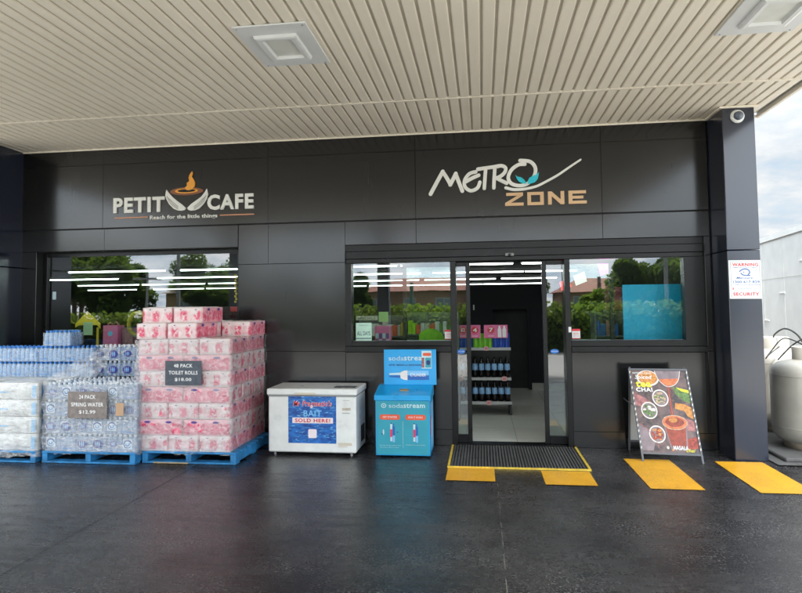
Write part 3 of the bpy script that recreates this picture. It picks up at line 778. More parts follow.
# ---------------------------------------------------------------- pallets with goods
def pallet(x0,x1,y0,y1,label,nblk=3):
    t=thing('pallet',label,'pallet',((x0+x1)/2,(y0+y1)/2,0),'blue timber pallets along the wall')
    mb=MB(); n=7; w=.105; gap=((y1-y0)-n*w)/(n-1)
    for k in range(n):
        y=y0+k*(w+gap); dz=random.uniform(-.0015,.0015); mb.box(x0,x1,y,y+w,.102+dz,.120+dz,b=.002)
    mb.build('deck_board',M['blue_pallet'],t)
    mb=MB()
    for k in range(3):
        y=y0+k*((y1-y0)-w)/2; mb.box(x0,x1,y,y+w,.003,.020,b=.002)
    mb.build('bottom_board',M['blue_pallet'],t)
    mb=MB()
    for k in range(3):
        x=x0+k*((x1-x0)-.06)/2; mb.box(x,x+.06,y0+.004,y1-.004,.021,.101,b=.002)
    mb.build('bearer',M['blue_pallet'],t)
    return t
pallet(-5.80,-4.66,-1.17,-.06,'blue timber pallet under the white wrapped cartons at far left')
pallet(-4.60,-3.555,-1.15,-.06,'blue timber pallet under the clear wrapped spring water cases')
pallet(-3.53,-2.51,-1.06,.0-.03,'blue timber pallet under the toilet roll stack')
tag(MB().box(-3.40,-3.02,-1.075,-1.02,.004,.016,b=.003).build('timber_offcut',M['raw_wood']),'bare timber strip lying at the front of the toilet roll pallet','timber')

# --- toilet rolls: each pack is a bulged bag
def pack_mesh(w,d,h,nw,nd):
    """rolls press through the film: each face is a grid bulging per roll"""
    mb=MB(); res=4
    def face(o,ax,bx,nx,na,nb,m):
        ka,kb=na*res,nb*res; A=Vector(ax);Bv=Vector(bx);nn=Vector(nx); vs=[]
        for j in range(kb+1):
            for i in range(ka+1):
                u,v=i/ka,j/kb
                bu=abs(math.sin(PI*u*na))**.55; bv=abs(math.sin(PI*v*nb))**.4
                edge=min(1,min(u,1-u)*ka/1.2)*min(1,min(v,1-v)*kb/1.2)
                vs.append(Vector(o)+A*u+Bv*v+nn*(.008*bu*bv*edge-.007*(1-edge)))
        mb.add(vs,[(j*(ka+1)+i,j*(ka+1)+i+1,(j+1)*(ka+1)+i+1,(j+1)*(ka+1)+i) for j in range(kb) for i in range(ka)],m,True)
    e=.004
    face((-w/2,-d/2,0),(w,0,0),(0,0,h),(0,-1,0),nw,2,0)
    face((w/2,-d/2,0),(0,d,0),(0,0,h),(1,0,0),nd,2,1)
    face((w/2,d/2,0),(-w,0,0),(0,0,h),(0,1,0),nw,2,0)
    face((-w/2,d/2,0),(0,-d,0),(0,0,h),(-1,0,0),nd,2,1)
    face((-w/2,-d/2,h),(w,0,0),(0,d,0),(0,0,1),nw,nd,0)
    face((-w/2,d/2,0),(w,0,0),(0,-d,0),(0,0,-1),nw,nd,0)
    return mb
TH=.1655
tcount=[0]
def make_pack(w,d,nw,nd,long_front):
    t=thing('toilet_roll_pack','x','toilet rolls',(0,0,0),'packs of toilet rolls in the pink stack')
    mats=[M['tissue'],M['tissue_side']] if not long_front else [M['tissue_side'],M['tissue']]
    pack_mesh(w-.006,d-.006,TH-.004,nw,nd).build('wrapped_rolls',mats,t)
    def oval_(cu,cv,ru,rv,n_,F_): MB().poly(ell(cu,cv,ru,rv,n_),F_,.0037).build('logo_oval',M['purple'],t)
    Fr=Frame((0,-d/2-.0035,0),(1,0,0),(0,0,1)); Fs=Frame((w/2+.0035,0,0),(0,1,0),(0,0,1))
    if long_front:
        for cu in (-w*.25,w*.22): oval_(cu,.135,.034,.012,18,Fr)
        oval_(0,.135,.020,.012,18,Fs)
    else:
        oval_(w*.28,.137,.010,.005,12,Fr); oval_(-w*.22,.140,.010,.005,12,Fr)
        for cu in (-d*.24,d*.24): oval_(cu,.138,.030,.014,18,Fs)
    return t
protoA=make_pack(.335,.50,3,4,False)   # short end to the front
protoB=make_pack(.505,.335,4,3,True)   # long side to the front
index_kids()
used=set()
ORD=['bottom','second','third','fourth','fifth','sixth','seventh']
def place_pack(proto,x,y,z,label,rz=0):
    if proto.name not in used: used.add(proto.name); o=proto
    else: o=copy_tree(proto)
    o.location=(x,y,z); o.rotation_euler=(0,0,rz); o['label']=label; return o
X0,X1=-3.60,-2.585; Y0=-1.035
random.seed(11)
for k in range(7):
    z=.121+k*TH; jx=random.uniform(-.008,.008); jy=random.uniform(-.01,.01)
    if k%2==0:
        for i in range(3):
            for r_ in range(2):
                pz=['left','middle','right'][i]; rw=['front','rear'][r_]
                place_pack(protoA,X0+.169+i*.339+jx+random.uniform(-.003,.003),Y0+.25+r_*.505+jy+random.uniform(-.006,.006),z,f'toilet roll pack at the {pz} of the {rw} row, {ORD[k]} layer from the pallet',R(random.uniform(-.8,.8)))
    else:
        for i in range(2):
            for r_ in range(3):
                pz=['left','right'][i]; rw=['front','middle','rear'][r_]
                place_pack(protoB,X0+.254+i*.509+jx+random.uniform(-.003,.003),Y0+.168+r_*.339+jy+random.uniform(-.006,.006),z,f'wide toilet roll pack at the {pz} of the {rw} row, {ORD[k]} layer from the pallet',R(random.uniform(-.8,.8)))
z=.121+7*TH
place_pack(protoA,-3.455,Y0+.24,z,'toilet roll pack at the front left of the unwrapped layer above the film',R(.8))
place_pack(protoA,-3.115,Y0+.25,z,'toilet roll pack at the front right of the unwrapped layer above the film',R(-1))
place_pack(protoA,-3.44,Y0+.76,z,'toilet roll pack at the back left of the unwrapped layer above the film')
place_pack(protoA,-3.09,Y0+.77,z,'toilet roll pack at the back middle of the unwrapped layer above the film')
place_pack(protoA,-2.745,Y0+.76,z,'toilet roll pack at the back right of the unwrapped layer above the film',R(.6))
z+=TH
place_pack(protoA,-3.425,Y0+.30,z,'left hand pack of the two on the very top of the toilet roll stack',R(1))
place_pack(protoA,-3.08,Y0+.31,z,'right hand pack of the two on the very top of the toilet roll stack',R(-.6))
# stretch film round the seven layers
def film(x0,x1,y0,y1,z0,z1,name,label,mat,amp=.012,seed=1,grow=.018,res=.035):
    rnd=random.Random(seed); mb=MB()
    per=[]
    def seg(a,b_):
        n=max(2,int((Vector(b_)-Vector(a)).length/res))
        for i in range(n): per.append(Vector(a).lerp(Vector(b_),i/n))
    seg((x0,y1),(x0,y0)); seg((x0,y0),(x1,y0)); seg((x1,y0),(x1,y1))
    per.append(Vector((x1,y1)))
    nz=int((z1-z0)/res); cx,cy=(x0+x1)/2,(y0+y1)/2; vs=[]
    ph=[rnd.uniform(0,6.28) for _ in range(8)]
    for j in range(nz+1):
        z=z0+(z1-z0)*j/nz
        for i,p in enumerate(per):
            d=Vector((p.x-cx,p.y-cy))
            nx=1 if abs(p.x-x1)<1e-4 else (-1 if abs(p.x-x0)<1e-4 else 0); ny=-1 if abs(p.y-y0)<1e-4 else 0
            a=grow+amp*(math.sin(i*.9+z*31+ph[0])*.4+math.sin(i*.37-z*17+ph[1])*.5+rnd.uniform(-.4,.4))
            topz=z+(.012*math.sin(i*.5+ph[2])+rnd.uniform(-.01,.01) if j in (0,nz) else 0)
            vs.append((p.x+nx*a,p.y+ny*a,topz))
    n=len(per)
    mb.add(vs,[(j*n+i,j*n+i+1,(j+1)*n+i+1,(j+1)*n+i) for j in range(nz) for i in range(n-1)],0,True)
    return tag(mb.build(name,mat),label,'plastic wrap')
film(X0,X1,Y0,-.03,.105,.121+7*TH,'stretch_wrap','crinkled clear film wrapped round the toilet roll stack',M['film'],seed=4)
def price_card(name,label,lines,x0,x1,z0,z1,y,mat,tilt=0.0):
    t=thing(name,label,'price sign',((x0+x1)/2,y,(z0+z1)/2))
    F=Frame((x0,y,z0),(1,0,tilt),(0,0,1)); w,h=x1-x0,z1-z0
    MB().prism(rect(0,w,0,h),F,0,.003).build('card',mat,t)
    mb=MB(); n=len(lines); lh=h/(n+.5)
    for k,(s_,fx) in enumerate(lines):
        v=h-lh*(k+.95)
        text_mesh(mb,s_,F,w*(.5-fx/2),w*(.5+fx/2),v,v+lh*.52,.004,.004,0,.015)
    mb.build('lettering',M['chalk'],t)
price_card('price_sign','dark slate 48 pack toilet rolls price sign under the film',[('48 PACK',.52),('TOILET ROLLS',.80),('$18.00',.46)],-3.27,-2.875,.805,1.055,-1.078,M['slate'])

# --- water cases
def bottle_mesh():
    mb=MB(); mb.lathe((0,0,0),[(0,.001),(.024,.001),(.027,.008),(.027,.04),(.0255,.05),(.027,.06),(.027,.105),(.024,.125),(.013,.150),(.012,.154)],10,m=0)
    mb.lathe((0,0,0),[(.0145,.154),(.0150,.158),(.0150,.172),(.013,.174),(0,.1745)],10,m=1)
    return mb
BW=.0565
WH=.1775
def case_proto(nx,ny,cap,print_kind,label_cat='water case'):
    t=thing('water_case','x','water case',(0,0,0),'shrink wrapped cases of bottled water')
    w,d=nx*BW,ny*BW
    first=None
    for i in range(nx):
        for j_ in range(ny):
            if 0<i<nx-1 and 0<j_<ny-1: continue
            x,y=-w/2+BW*(i+.5),-d/2+BW*(j_+.5)
            if first is None:
                first=bottle_mesh().build('bottle',[M['bottle'],M[cap]],t); b_=first
            else:
                b_=first.copy(); C.objects.link(b_); b_.parent=t
            b_.location=(x,y,.0)
            b_.rotation_euler=(0,0,random.uniform(0,6))
    # shrink film printed with the maker's bands
    mb=MB(); e=.002; hh=.150
    x0,x1,y0,y1=-w/2-e,w/2+e,-d/2-e,d/2+e
    n=nx*4; vs=[]
    def ringp(z,s):
        P=[]
        for i in range(n): P.append((x0+(x1-x0)*i/n,y0-(.0035*abs(math.sin(PI*i/4)))*s,z))
        m_=ny*4
        for i in range(m_): P.append((x1+(.0035*abs(math.sin(PI*i/4)))*s,y0+(y1-y0)*i/m_,z))
        for i in range(n): P.append((x1-(x1-x0)*i/n,y1+(.0035*abs(math.sin(PI*i/4)))*s,z))
        for i in range(m_): P.append((x0-(.0035*abs(math.sin(PI*i/4)))*s,y1-(y1-y0)*i/m_,z))
        return P
    rr=[ringp(.0,.3),ringp(.02,1),ringp(.07,1),ringp(.12,1),ringp(hh,.4)]
    L_=len(rr[0])
    for q in rr: vs+=q
    mb.add(vs,[(k*L_+i,k*L_+(i+1)%L_,(k+1)*L_+(i+1)%L_,(k+1)*L_+i) for k in range(len(rr)-1) for i in range(L_)],0,True)
    wr=mb.build('shrink_wrap',M['shrinkblue' if cap=='cap' else 'shrink'],t)
    Fr=Frame((0,y0-.005,0),(1,0,0),(0,0,1)); Fs=Frame((x1+.005,0,0),(0,1,0),(0,0,1))
    pr=MB()
    def swirl(F,cu,cv,r):
        pr.poly(rect(cu-r*1.25,cu+r*1.25,cv-r*1.2,cv+r*1.2),F,.0005,2)
        pr.stroke([(cu+r*math.cos(a),cv+r*.9*math.sin(a)) for a in [R(x) for x in range(20,330,28)]],r*.42,F,.001,.0012,0,w1=r*.12)
        pr.stroke([(cu+r*.45*math.cos(a),cv+r*.4*math.sin(a)) for a in [R(x) for x in range(160,420,40)]],r*.26,F,.0014,.0016,1)
    def oval(F,cu,cv,r):
        pr.poly(ell(cu,cv,r*1.15,r*.9,20),F,.0008,0); 
        pr.poly(ell(cu,cv,r*.55,r*.34,16),F,.0012,1)
        for q in range(3): pr.poly(rect(cu-r*(.7-.45*q),cu-r*(.6-.45*q),cv-r*.6,cv+r*.6),F,.0014,2)
    if print_kind=='swirl':
        swirl(Fr,-w*.30,.085,.040); oval(Fs,0,.075,.045); pr.poly(rect(w*.05,w*.42,.02,.030),Fr,.0006,1)
    elif print_kind=='swirl2':
        swirl(Fr,w*.22,.080,.042); oval(Fr,-w*.25,.080,.038); oval(Fs,-.02,.075,.040)
    elif print_kind=='ovals':
        oval(Fr,-w*.27,.075,.048); oval(Fr,w*.25,.075,.048); swirl(Fs,0,.075,.040)
    elif print_kind=='plain':
        pr.poly(rect(-w*.42,-w*.1,.03,.036),Fr,.0006,1)
    pr.build('print',[M['navy'],M['midblue'],M['paleprint']],wr)
    return t
random.seed(5)
protos={}
def place_case(key,x,y,z,label,rz=0):
    if key not in protos:
        protos[key]=case_proto(*KEYS[key]); index_kids(); o=protos[key]
    else: o=copy_tree(protos[key])
    o.location=(x,y,z); o.rotation_euler=(0,0,rz); o['label']=label
KEYS={'a':(6,4,'capwhite','swirl'),'b':(6,4,'capwhite','swirl2'),'c':(6,4,'capwhite','ovals'),'d':(6,4,'cap','plain')}
wx=[-4.425,-4.078,-3.731]; pn=['left','middle','right']
keysF=[['a','c','b'],['c','b','a'],['a','b','c'],['b','c','a']]
for k in range(4):
    for i in range(3):
        for r_ in range(2):
            kk=keysF[k][i] if r_==0 else keysF[(k+1)%4][(i+1)%3]
            place_case(kk,wx[i]+random.uniform(-.004,.004),-1.0+r_*.236+random.uniform(-.006,.006),.122+k*WH,f'{["front","second"][r_]} row {pn[i]} clear water case, {ORD[k]} layer of the middle pallet',R(random.uniform(-1,1)))
for k in range(2):
    for i in (0,1,2):
        place_case(['b','c'][1-k] if i else 'c',-4.30+i*.345+.02,-.43,.122+(4+k)*WH,f'navy printed water case, {pn[i]} of the raised back row, {["lower","upper"][k]} layer',R(random.uniform(-1,1)))
# left pallet: back rows of blue capped cases over the cartons
lx=[-5.60,-5.255,-4.91,-4.565]
for k in range(2):
    for i in range(4):
        if lx[i]-.17<-5.82: lxx=lx[i]+.0
        place_case('d',lx[i]+random.uniform(-.004,.004),-.52,.122+(4+k)*WH-.004,f'blue capped water case, {["far left","second from left","third from left","right end"][i]} of the long {["lower","upper"][k]} row',R(random.uniform(-1,1)))
place_case('d',-4.86,-.50,.122+6*WH-.004,'single water case alone on the very top of the blue capped rows')
for i in range(3):
    for k in range(4):
        pass
# support layers under the raised back rows
for k in range(4):
    for i in range(3):
        place_case('a',wx[i],-.50,.122+k*WH,f'rear row {pn[i]} clear water case, {ORD[k]} layer of the middle pallet')
# white wrapped cartons on the left pallet
def carton(x0,x1,y0,y1,z0,z1,seed):
    rnd=random.Random(seed); mb=MB(); na,nb=14,6
    def face(o,ax,bx,nx):
        A=Vector(ax);Bv=Vector(bx);nn=Vector(nx);vs=[]
        for j in range(nb+1):
            for i in range(na+1):
                u,v=i/na,j/nb; e=min(1,min(u,1-u)*6)*min(1,min(v,1-v)*3.2)
                vs.append(Vector(o)+A*u+Bv*v+nn*(.014*e+rnd.uniform(-.004,.004)*e-.008*(1-e)))
        mb.add(vs,[(j*(na+1)+i,j*(na+1)+i+1,(j+1)*(na+1)+i+1,(j+1)*(na+1)+i) for j in range(nb) for i in range(na)],0,True)
    w,d,h=x1-x0,y1-y0,z1-z0
    face((x0,y0,z0),(w,0,0),(0,0,h),(0,-1,0)); face((x1,y0,z0),(0,d,0),(0,0,h),(1,0,0)); face((x0,y1,z0),(0,-d,0),(0,0,h),(-1,0,0))
    face((x1,y1,z0),(-w,0,0),(0,0,h),(0,1,0)); face((x0,y0,z1),(w,0,0),(0,d,0),(0,0,1)); face((x0,y1,z0),(w,0,0),(0,-d,0),(0,0,-1))
    return mb
sd=0
for k in range(4):
    for i in range(2):
        for r_ in range(2):
            sd+=1; x0=-5.78+i*.565; y0=-1.14+r_*.56
            cx=x0+.28
            t=thing('wrapped_carton',f'crumpled white carton, {["front","rear"][r_]} row {["left","right"][i]}, {ORD[k]} layer of the left pallet','carton',(cx,y0+.27,.122+k*WH),'white wrapped cartons on the left pallet')
            carton(x0,x0+.555,y0,y0+.545,.123+k*WH,.122+(k+1)*WH-.006,sd).build('wrap',M['carton'],t)
            F=Frame((x0+.555+.012,y0,.122+k*WH),(0,1,0),(0,0,1)); mb=MB(); mb.poly(rect(.03,.51,.02,.145),F,.004); mb.build('side_print',M['midblue'],t)
            F=Frame((x0,y0-.014,.122+k*WH),(1,0,0),(0,0,1)); mb=MB(); mb.poly(rect(.495,.54,.02,.15),F,.006)
            if k>0: mb.poly(rect(.06,.22,.07,.085),F,.006)
            mb.build('front_print',M['bluelight'],t)
film(-4.600,-3.560,-1.125,-.15,.10,.122+4*WH,'stretch_wrap','crinkled clear film wrapped round the middle pallet of spring water',M['film2'],seed=9,grow=.012)
film(-5.79,-4.655,-1.15,-.10,.06,.122+4*WH-.01,'stretch_wrap','crinkled film round the white cartons with a loose hem over the left pallet',M['film'],seed=12,grow=.02,amp=.010)
# loose diagonal sheet of film pulled over the stack
mb=MB(); rnd=random.Random(2); vs=[]; nu,nv=22,12
for j_ in range(nv+1):
    for i in range(nu+1):
        u,v=i/nu,j_/nv
        a=Vector((-4.64,-1.05,.845)).lerp(Vector((-4.20,-.66,1.185)),u); b_=Vector((-4.05,-1.06,.86)).lerp(Vector((-4.06,-.68,1.20)),u)
        p=a.lerp(b_,v)
        p+=Vector((0,0,.02*math.sin(v*14+u*3)+.012*math.sin(u*17-v*5)+rnd.uniform(-.004,.004)))+Vector((0,-.02*math.sin(v*9),0))
        vs.append(p)
mb.add(vs,[(j_*(nu+1)+i,j_*(nu+1)+i+1,(j_+1)*(nu+1)+i+1,(j_+1)*(nu+1)+i) for j_ in range(nv) for i in range(nu)],0,True)
tag(mb.build('loose_wrap',mat_film('loose_film',14,.20,.22)),'loose grey sheet of film pulled back diagonally over the spring water','plastic wrap')
price_card('price_sign','brown 24 pack spring water price sign under the film of the middle pallet',[('24 PACK',.42),('SPRING WATER',.82),('$12.99',.42)],-4.30,-3.86,.47,.745,-1.165,M['kraft'])
tag(MB().box(-3.765,-3.68,-1.163,-1.158,.50,.63).build('paper_label',M['tanlabel']),'small tan paper label on the right side of the wrapped spring water','label')

# ---------------------------------------------------------------- chest freezer
t=thing('chest_freezer','white chest freezer with a blue bait sold here poster against the wall','freezer',(-1.83,-.35,0))
x0,x1,y0,y1=-2.325,-1.355,-.62,-.10
MB().box(x0,x1,y0,y1,.035,.635,b=.012).build('body',M['dirty_white'],t)
mb=MB(); mb.box(x0-.015,x1+.015,y0-.018,y1,.648,.715,b=.010); lid=mb.build('lid',M['dirty_white'],t)
MB().box(x0-.004,x1+.004,y0-.006,y1-.004,.634,.649).build('lid_seal',M['grey'],t)
MB().box(-2.02,-1.80,y0-.034,y0-.017,.652,.674,b=.004).build('handle',M['cream'],lid)
MB().box(-1.62,-1.38,y0+.10,y0+.20,.7152,.723,b=.003).build('control_strip',M['lens'],lid)
mb=MB()
for x in (x0+.06,x1-.06,):
    for y in (y0+.05,y1-.05): mb.cyl((x,y,0),(x,y,.036),.014,n=10)
mb.build('foot',M['grey'],t)
mb=MB()
for k in range(7): mb.box(x1+.0005,x1+.004,y0+.26+k*.03,y0+.272+k*.03,.10,.28)
mb.build('vent_slot',M['dark'],t)
F=Frame((-2.10,y0-.0015,.135),(1,0,0),(0,0,1)); w,h=.53,.53
d=MB().prism(rect(0,w,0,h),F,0,.001).build('poster',M['waterprint'],t)
mb=MB(); text_mesh(mb,"Mr Pragmatic's",F,.052,.482,.374,.456,.0025,.0025,0,.045,.25); mb.build('lettering_edge',M['salmon'],d)
mb=MB(); text_mesh(mb,"Mr Pragmatic's",F,.055,.478,.378,.452,.0032,.0032,0,.018,.25); mb.build('red_lettering',M['redink'],d)
mb=MB(); text_mesh(mb,'BAIT',F,.17,.37,.285,.350,.0025,.0025,0,.015); mb.build('white_lettering',M['bluelight'],d)
MB().prism(rect(.045,.495,.212,.272),F,.001,.0022).build('white_strip',M['salmon'],d)
mb=MB(); text_mesh(mb,'SOLD HERE!',F,.075,.465,.222,.262,.003,.003,0,.03); mb.build('red_lettering',M['redink'],d)
MB().prism(rrect(.222,.315,.055,.150,.014),F,.001,.003).build('blank_sticker',M['salmon'],d)
mb=MB(); F=Frame((0,y0-.0015,0),(1,0,0),(0,0,1))
mb.poly(rect(-1.495,-1.425,.592,.596),F,.001,0); mb.poly(rect(-1.505,-1.41,.485,.515),F,.001,1); mb.poly(rect(-1.505,-1.42,.455,.462),F,.001,0); mb.poly(rect(-1.55,-1.40,.115,.145),F,.001,1); mb.poly(rect(-1.55,-1.45,.10,.108),F,.001,1)
text_mesh(mb,'CHEST',F,-1.500,-1.417,.489,.511,.0018,.0018,0,.01)
mb.build('badge',[M['grey'],M['cream']],t)
MB().cyl((-2.02,-.642,.66),(-2.02,-.650,.66),.006,n=8).build('lock',M['steel'],t)

tag(MB().tube([(-1.34,-.16,.20),(-1.30,-.13,.06),(-1.27,-.08,.012),(-1.24,-.03,.012),(-1.22,-.022,.10)],.005,6).build('power_lead',M['hose']),'short black power lead behind the right side of the white freezer','cable')
# ---------------------------------------------------------------- gas cylinder exchange cabinet
t=thing('exchange_cabinet','bright blue cylinder exchange bin with a tall header board','cabinet',(-.84,-.38,0))
x0,x1,y0,y1=-1.145,-.565,-.61,-.17
mb=MB(); mb.box(x0,x1,y0,y1,.02,.600,b=.006); mb.build('body',M['steelblue'],t)
# sloped top
mb=MB(); a=y0-.012
vs=[(x0-.01,a,.600),(x1+.01,a,.600),(x1+.01,y1,.600),(x0-.01,y1,.600),(x0-.01,a,.652),(x1+.01,a,.652),(x1+.01,-.31,.722),(x0-.01,-.31,.722),(x0-.01,y1,.722),(x1+.01,y1,.722)]
mb.add(vs,[(0,1,5,4),(4,5,6,7),(7,6,9,8),(1,2,9,6,5),(0,4,7,8,3),(3,8,9,2)]); hood=mb.build('sloped_top',M['steelblue'],t,recalc=True)
mb=MB(); mb.box(-.90,-.80,-.50,-.455,.672,.700,b=.006); mb.cyl((-.85,-.505,.668),(-.85,-.505,.640),.016,n=12); mb.build('padlock',M['brass'],hood)
hd=MB().box(-1.10,-.515,-.30,-.27,.722,1.112,b=.003).build('header_board',M['steelblue'],t)
F=Frame((-1.10,-.3015,.722),(1,0,0),(0,0,1)); w,h=.585,.39
mb=MB(); text_mesh(mb,'soda',F,.055,.225,.268,.318,.001,.001,0,0); text_mesh(mb,'stream',F,.228,.50,.268,.318,.001,.001,0,.02); mb.build('white_lettering',M['tealink'],hd)
mb=MB(); text_mesh(mb,'GIVE, MAKE or EXCHANGE',F,.055,.46,.205,.228,.001,.001,0,.02,.2); mb.build('navy_lettering',M['navyink'],hd)
cy=MB(); v0,v1=.055,.155; vc=(v0+v1)/2
cy.poly([(.265,v0),(.505,v0),(.500,v1),(.265,v1)],F,.001,0); cy.poly([(.265,vc),(.502,vc),(.500,v1),(.265,v1)],F,.0014,1)
cy.poly([(.265,v0-.004),(.265,v1+.004),(.225,v1),(.190,vc+.034),(.180,vc),(.190,vc-.034),(.225,v0)],F,.001,2)
cy.poly([(.185,vc+.030),(.060,vc+.022),(.060,vc+.002),(.185,vc+.004)],F,.0012,3); cy.poly([(.185,vc-.002),(.060,vc-.004),(.060,vc-.020),(.13,vc-.026),(.185,vc-.030)],F,.0012,0)
text_mesh(cy,'CYLINDER',F,.295,.47,vc-.012,vc+.022,.002,.002,4,.02); cy.build('cylinder_picture',[M['bluebottle'],M['bluelight'],M['printwhite'],M['tealink'],M['chalk']],hd)
mb=MB(); mb.poly(rect(.425,.535,.18,.375),F,.0018,0); mb.poly(rrect(.44,.53,.318,.352,.01),F,.0024,1); mb.poly(rect(.425,.455,.19,.30),F,.0024,2); mb.poly(rect(.465,.53,.19,.30),F,.0024,3); mb.poly(ell(.498,.245,.022,.028,16),F,.0028,4)
mb.build('leaflet',[M['tealink'],M['redorange'],M['rose'],M['teal'],M['navyink']],hd)
# printed front
F=Frame((x0,y0-.001,.02),(1,0,0),(0,0,1)); w=x1-x0
fr_=MB().prism(rect(.012,w-.012,.012,.572),F,0,.001).build('front_print',M['teal'],t)
mb=MB(); text_mesh(mb,'soda',F,.145,.300,.500,.545,.002,.002,0,0); text_mesh(mb,'stream',F,.303,.530,.500,.545,.002,.002,0,.02)
n=20;o_=ell(.090,.522,.028,.024,n);i_=ell(.090,.522,.020,.016,n); mb.add([F.p(a,b_,.002) for a,b_ in o_]+[F.p(a,b_,.002) for a,b_ in i_],[(i,(i+1)%n,n+(i+1)%n,n+i) for i in range(n)]); mb.poly(rect(.082,.098,.517,.527),F,.002)
mb.build('white_lettering',M['tealink'],fr_)
for a,b_,s_ in ((.048,.262,'GET STARTED'),(.320,.535,'HOW IT WORKS')):
    pl=MB().prism(rrect(a,b_,.375,.430,.022),F,.001,.003).build('pill',M['redorange'],fr_)
    mb=MB(); text_mesh(mb,s_,F,a+.03,b_-.03,.392,.413,.0035,.0035,0,.01); mb.build('pill_lettering',M['salmon'],pl)
for cx in (.180,.425):
    mb=MB()
    mb.poly(rect(cx-.022,cx-.001,.150,.330),F,.002,0); mb.poly(rect(cx-.022,cx-.001,.195,.275),F,.0025,1); mb.poly(rect(cx+.003,cx+.028,.140,.305),F,.002,2); mb.poly(rect(cx+.003,cx+.028,.140,.210),F,.0025,3)
    mb.poly(rect(cx-.016,cx-.007,.330,.345),F,.002,4); mb.poly(rect(cx+.010,cx+.020,.305,.335),F,.002,2)
    mb.build('cylinder_picture',[M['tealink'],M['pinkred'],M['bluebottle'],M['bluelight'],M['navyink']],fr_)
mb=MB(); mb.poly(rect(.2925,.2945,.08,.36),F,.002); 
text_mesh(mb,'Buy your first gas cylinder here',F,.045,.27,.100,.112,.002,.002); text_mesh(mb,'then swap it when it is empty',F,.045,.25,.080,.091,.002,.002); text_mesh(mb,'Bring back the empty cylinder',F,.325,.53,.108,.120,.002,.002)
mb.poly(ell(.085,.245,.008,.030,10),F,.002); mb.poly(ell(.070,.225,.006,.010,8),F,.002,1); mb.poly(ell(.235,.245,.008,.006,8),F,.002,1)
mb.build('small_print',[M['tealink'],M['navyink']],fr_)
F=Frame((x1+.001,y0,.02),(0,1,0),(0,0,1)); mb=MB(); mb.poly(rect(.05,.40,.05,.54),F,.001,0)
mb.poly(rect(.08,.13,.20,.40),F,.0018,1); mb.poly(rect(.15,.20,.17,.36),F,.0018,2); mb.build('side_print',[M['bluelight'],M['pinkred'],M['chalk']],t)

# ---------------------------------------------------------------- sandwich board
t=thing('sandwich_board','grey framed sandwich board with a spiced tea chai poster','a-frame sign',(1.85,-.42,0))
bl=Vector((1.575,-.55,0)); br=Vector((2.150,-.60,0)); top=Vector((-.05,.27,.905))
U=(br-bl).normalized(); V=top.normalized(); F=Frame(bl,U,V); W_=(br-bl).length; H_=top.length
mb=MB()
def bar(mb,F,u0,u1,v0,v1,d0,d1): mb.prism(rect(u0,u1,v0,v1),F,d0,d1)
bar(mb,F,0,.018,0,H_,-.012,.012); bar(mb,F,W_-.018,W_,0,H_,-.012,.012); bar(mb,F,.018,W_-.018,H_-.018,H_,-.012,.012); bar(mb,F,.018,W_-.018,.075,.095,-.012,.012)
mb.build('front_frame',M['greyframe'],t,recalc=True)
mb=MB()
k=.12
while k<H_-.03:
    for uu in (.004,W_-.016): mb.prism([(uu,k),(uu+.012,k+.012),(uu+.012,k+.034),(uu,k+.022)],F,.0125,.016)
    k+=.055
mb.build('clip_edge',M['containertrim'],t)
po=MB().prism(rect(.018,W_-.018,.095,H_-.018),F,-.004,.003).build('poster',M['poster'],t)
w0,w1,v0,v1=.018,W_-.018,.095,H_-.018; PW,PH=w1-w0,v1-v0
def q(u,v): return (w0+u*PW,v0+v*PH)
def qs(l): return [q(*a) for a in l]
def qe(u,v,ru,rv,**k): return [ (w0+a*PW, v0+b_*PH) for a,b_ in ell(u,v,ru,rv,**k)]
A=MB(); mats=[M['printglass'],M['tea'],M['tea_red'],M['spice'],M['spice_red'],M['leafgreen'],M['almond'],M['rose'],M['printwhite'],M['lemon']]
def ringf(u,v,ru,rv,t_,d,m):
    n=28;o_=qe(u,v,ru,rv,n=n);i_=qe(u,v,ru-t_,rv-t_*PW/PH,n=n); A.add([F.p(a,b_,d) for a,b_ in o_]+[F.p(a,b_,d) for a,b_ in i_],[(i,(i+1)%n,n+(i+1)%n,n+i) for i in range(n)],m)
# spice plate at the top left
A.poly(qe(.30,.90,.20,.10),F,.0035,8); A.poly(qe(.30,.905,.175,.085),F,.0040,3)
A.poly(qs([(0,.72),(.18,.66),(.30,.60),(.22,.53),(0,.56)]),F,.0035,7)
# tilted upper glass
A.poly(qs([(.44,.995),(.90,.995),(.86,.90),(.80,.84),(.72,.805),(.62,.80),(.54,.84),(.48,.90)]),F,.0045,0)
A.poly(qs([(.50,.89),(.86,.90),(.80,.84),(.72,.812),(.62,.808),(.55,.84)]),F,.0050,1)
A.stroke(qs([(.44,.995),(.48,.90),(.54,.84),(.62,.80),(.72,.805),(.80,.84),(.86,.90),(.90,.995)]),.006,F,.0050,.0056,8)
# the pour
A.poly(qs([(.625,.81),(.675,.81),(.655,.60),(.660,.44),(.610,.44),(.620,.60)]),F,.0050,2)
A.stroke(qs([(.645,.81),(.635,.62),(.640,.46)]),.005,F,.0055,.006,7)
# cloth, leaf and slices at the right
A.poly(qs([(.72,.80),(1,.73),(1,.60),(.88,.62),(.76,.70)]),F,.0040,5); A.poly(qs([(.78,.79),(1,.755),(1,.72),(.86,.745)]),F,.0044,9)
A.poly(qs([(.72,.60),(.90,.58),(1,.54),(1,.40),(.90,.44),(.86,.50),(.70,.53)]),F,.0040,3)
A.poly(qs([(.80,.43),(1,.38),(1,.26),(.84,.27)]),F,.0040,7); A.poly(qs([(.80,.16),(1,.20),(1,.06),(.82,.05)]),F,.0040,4)
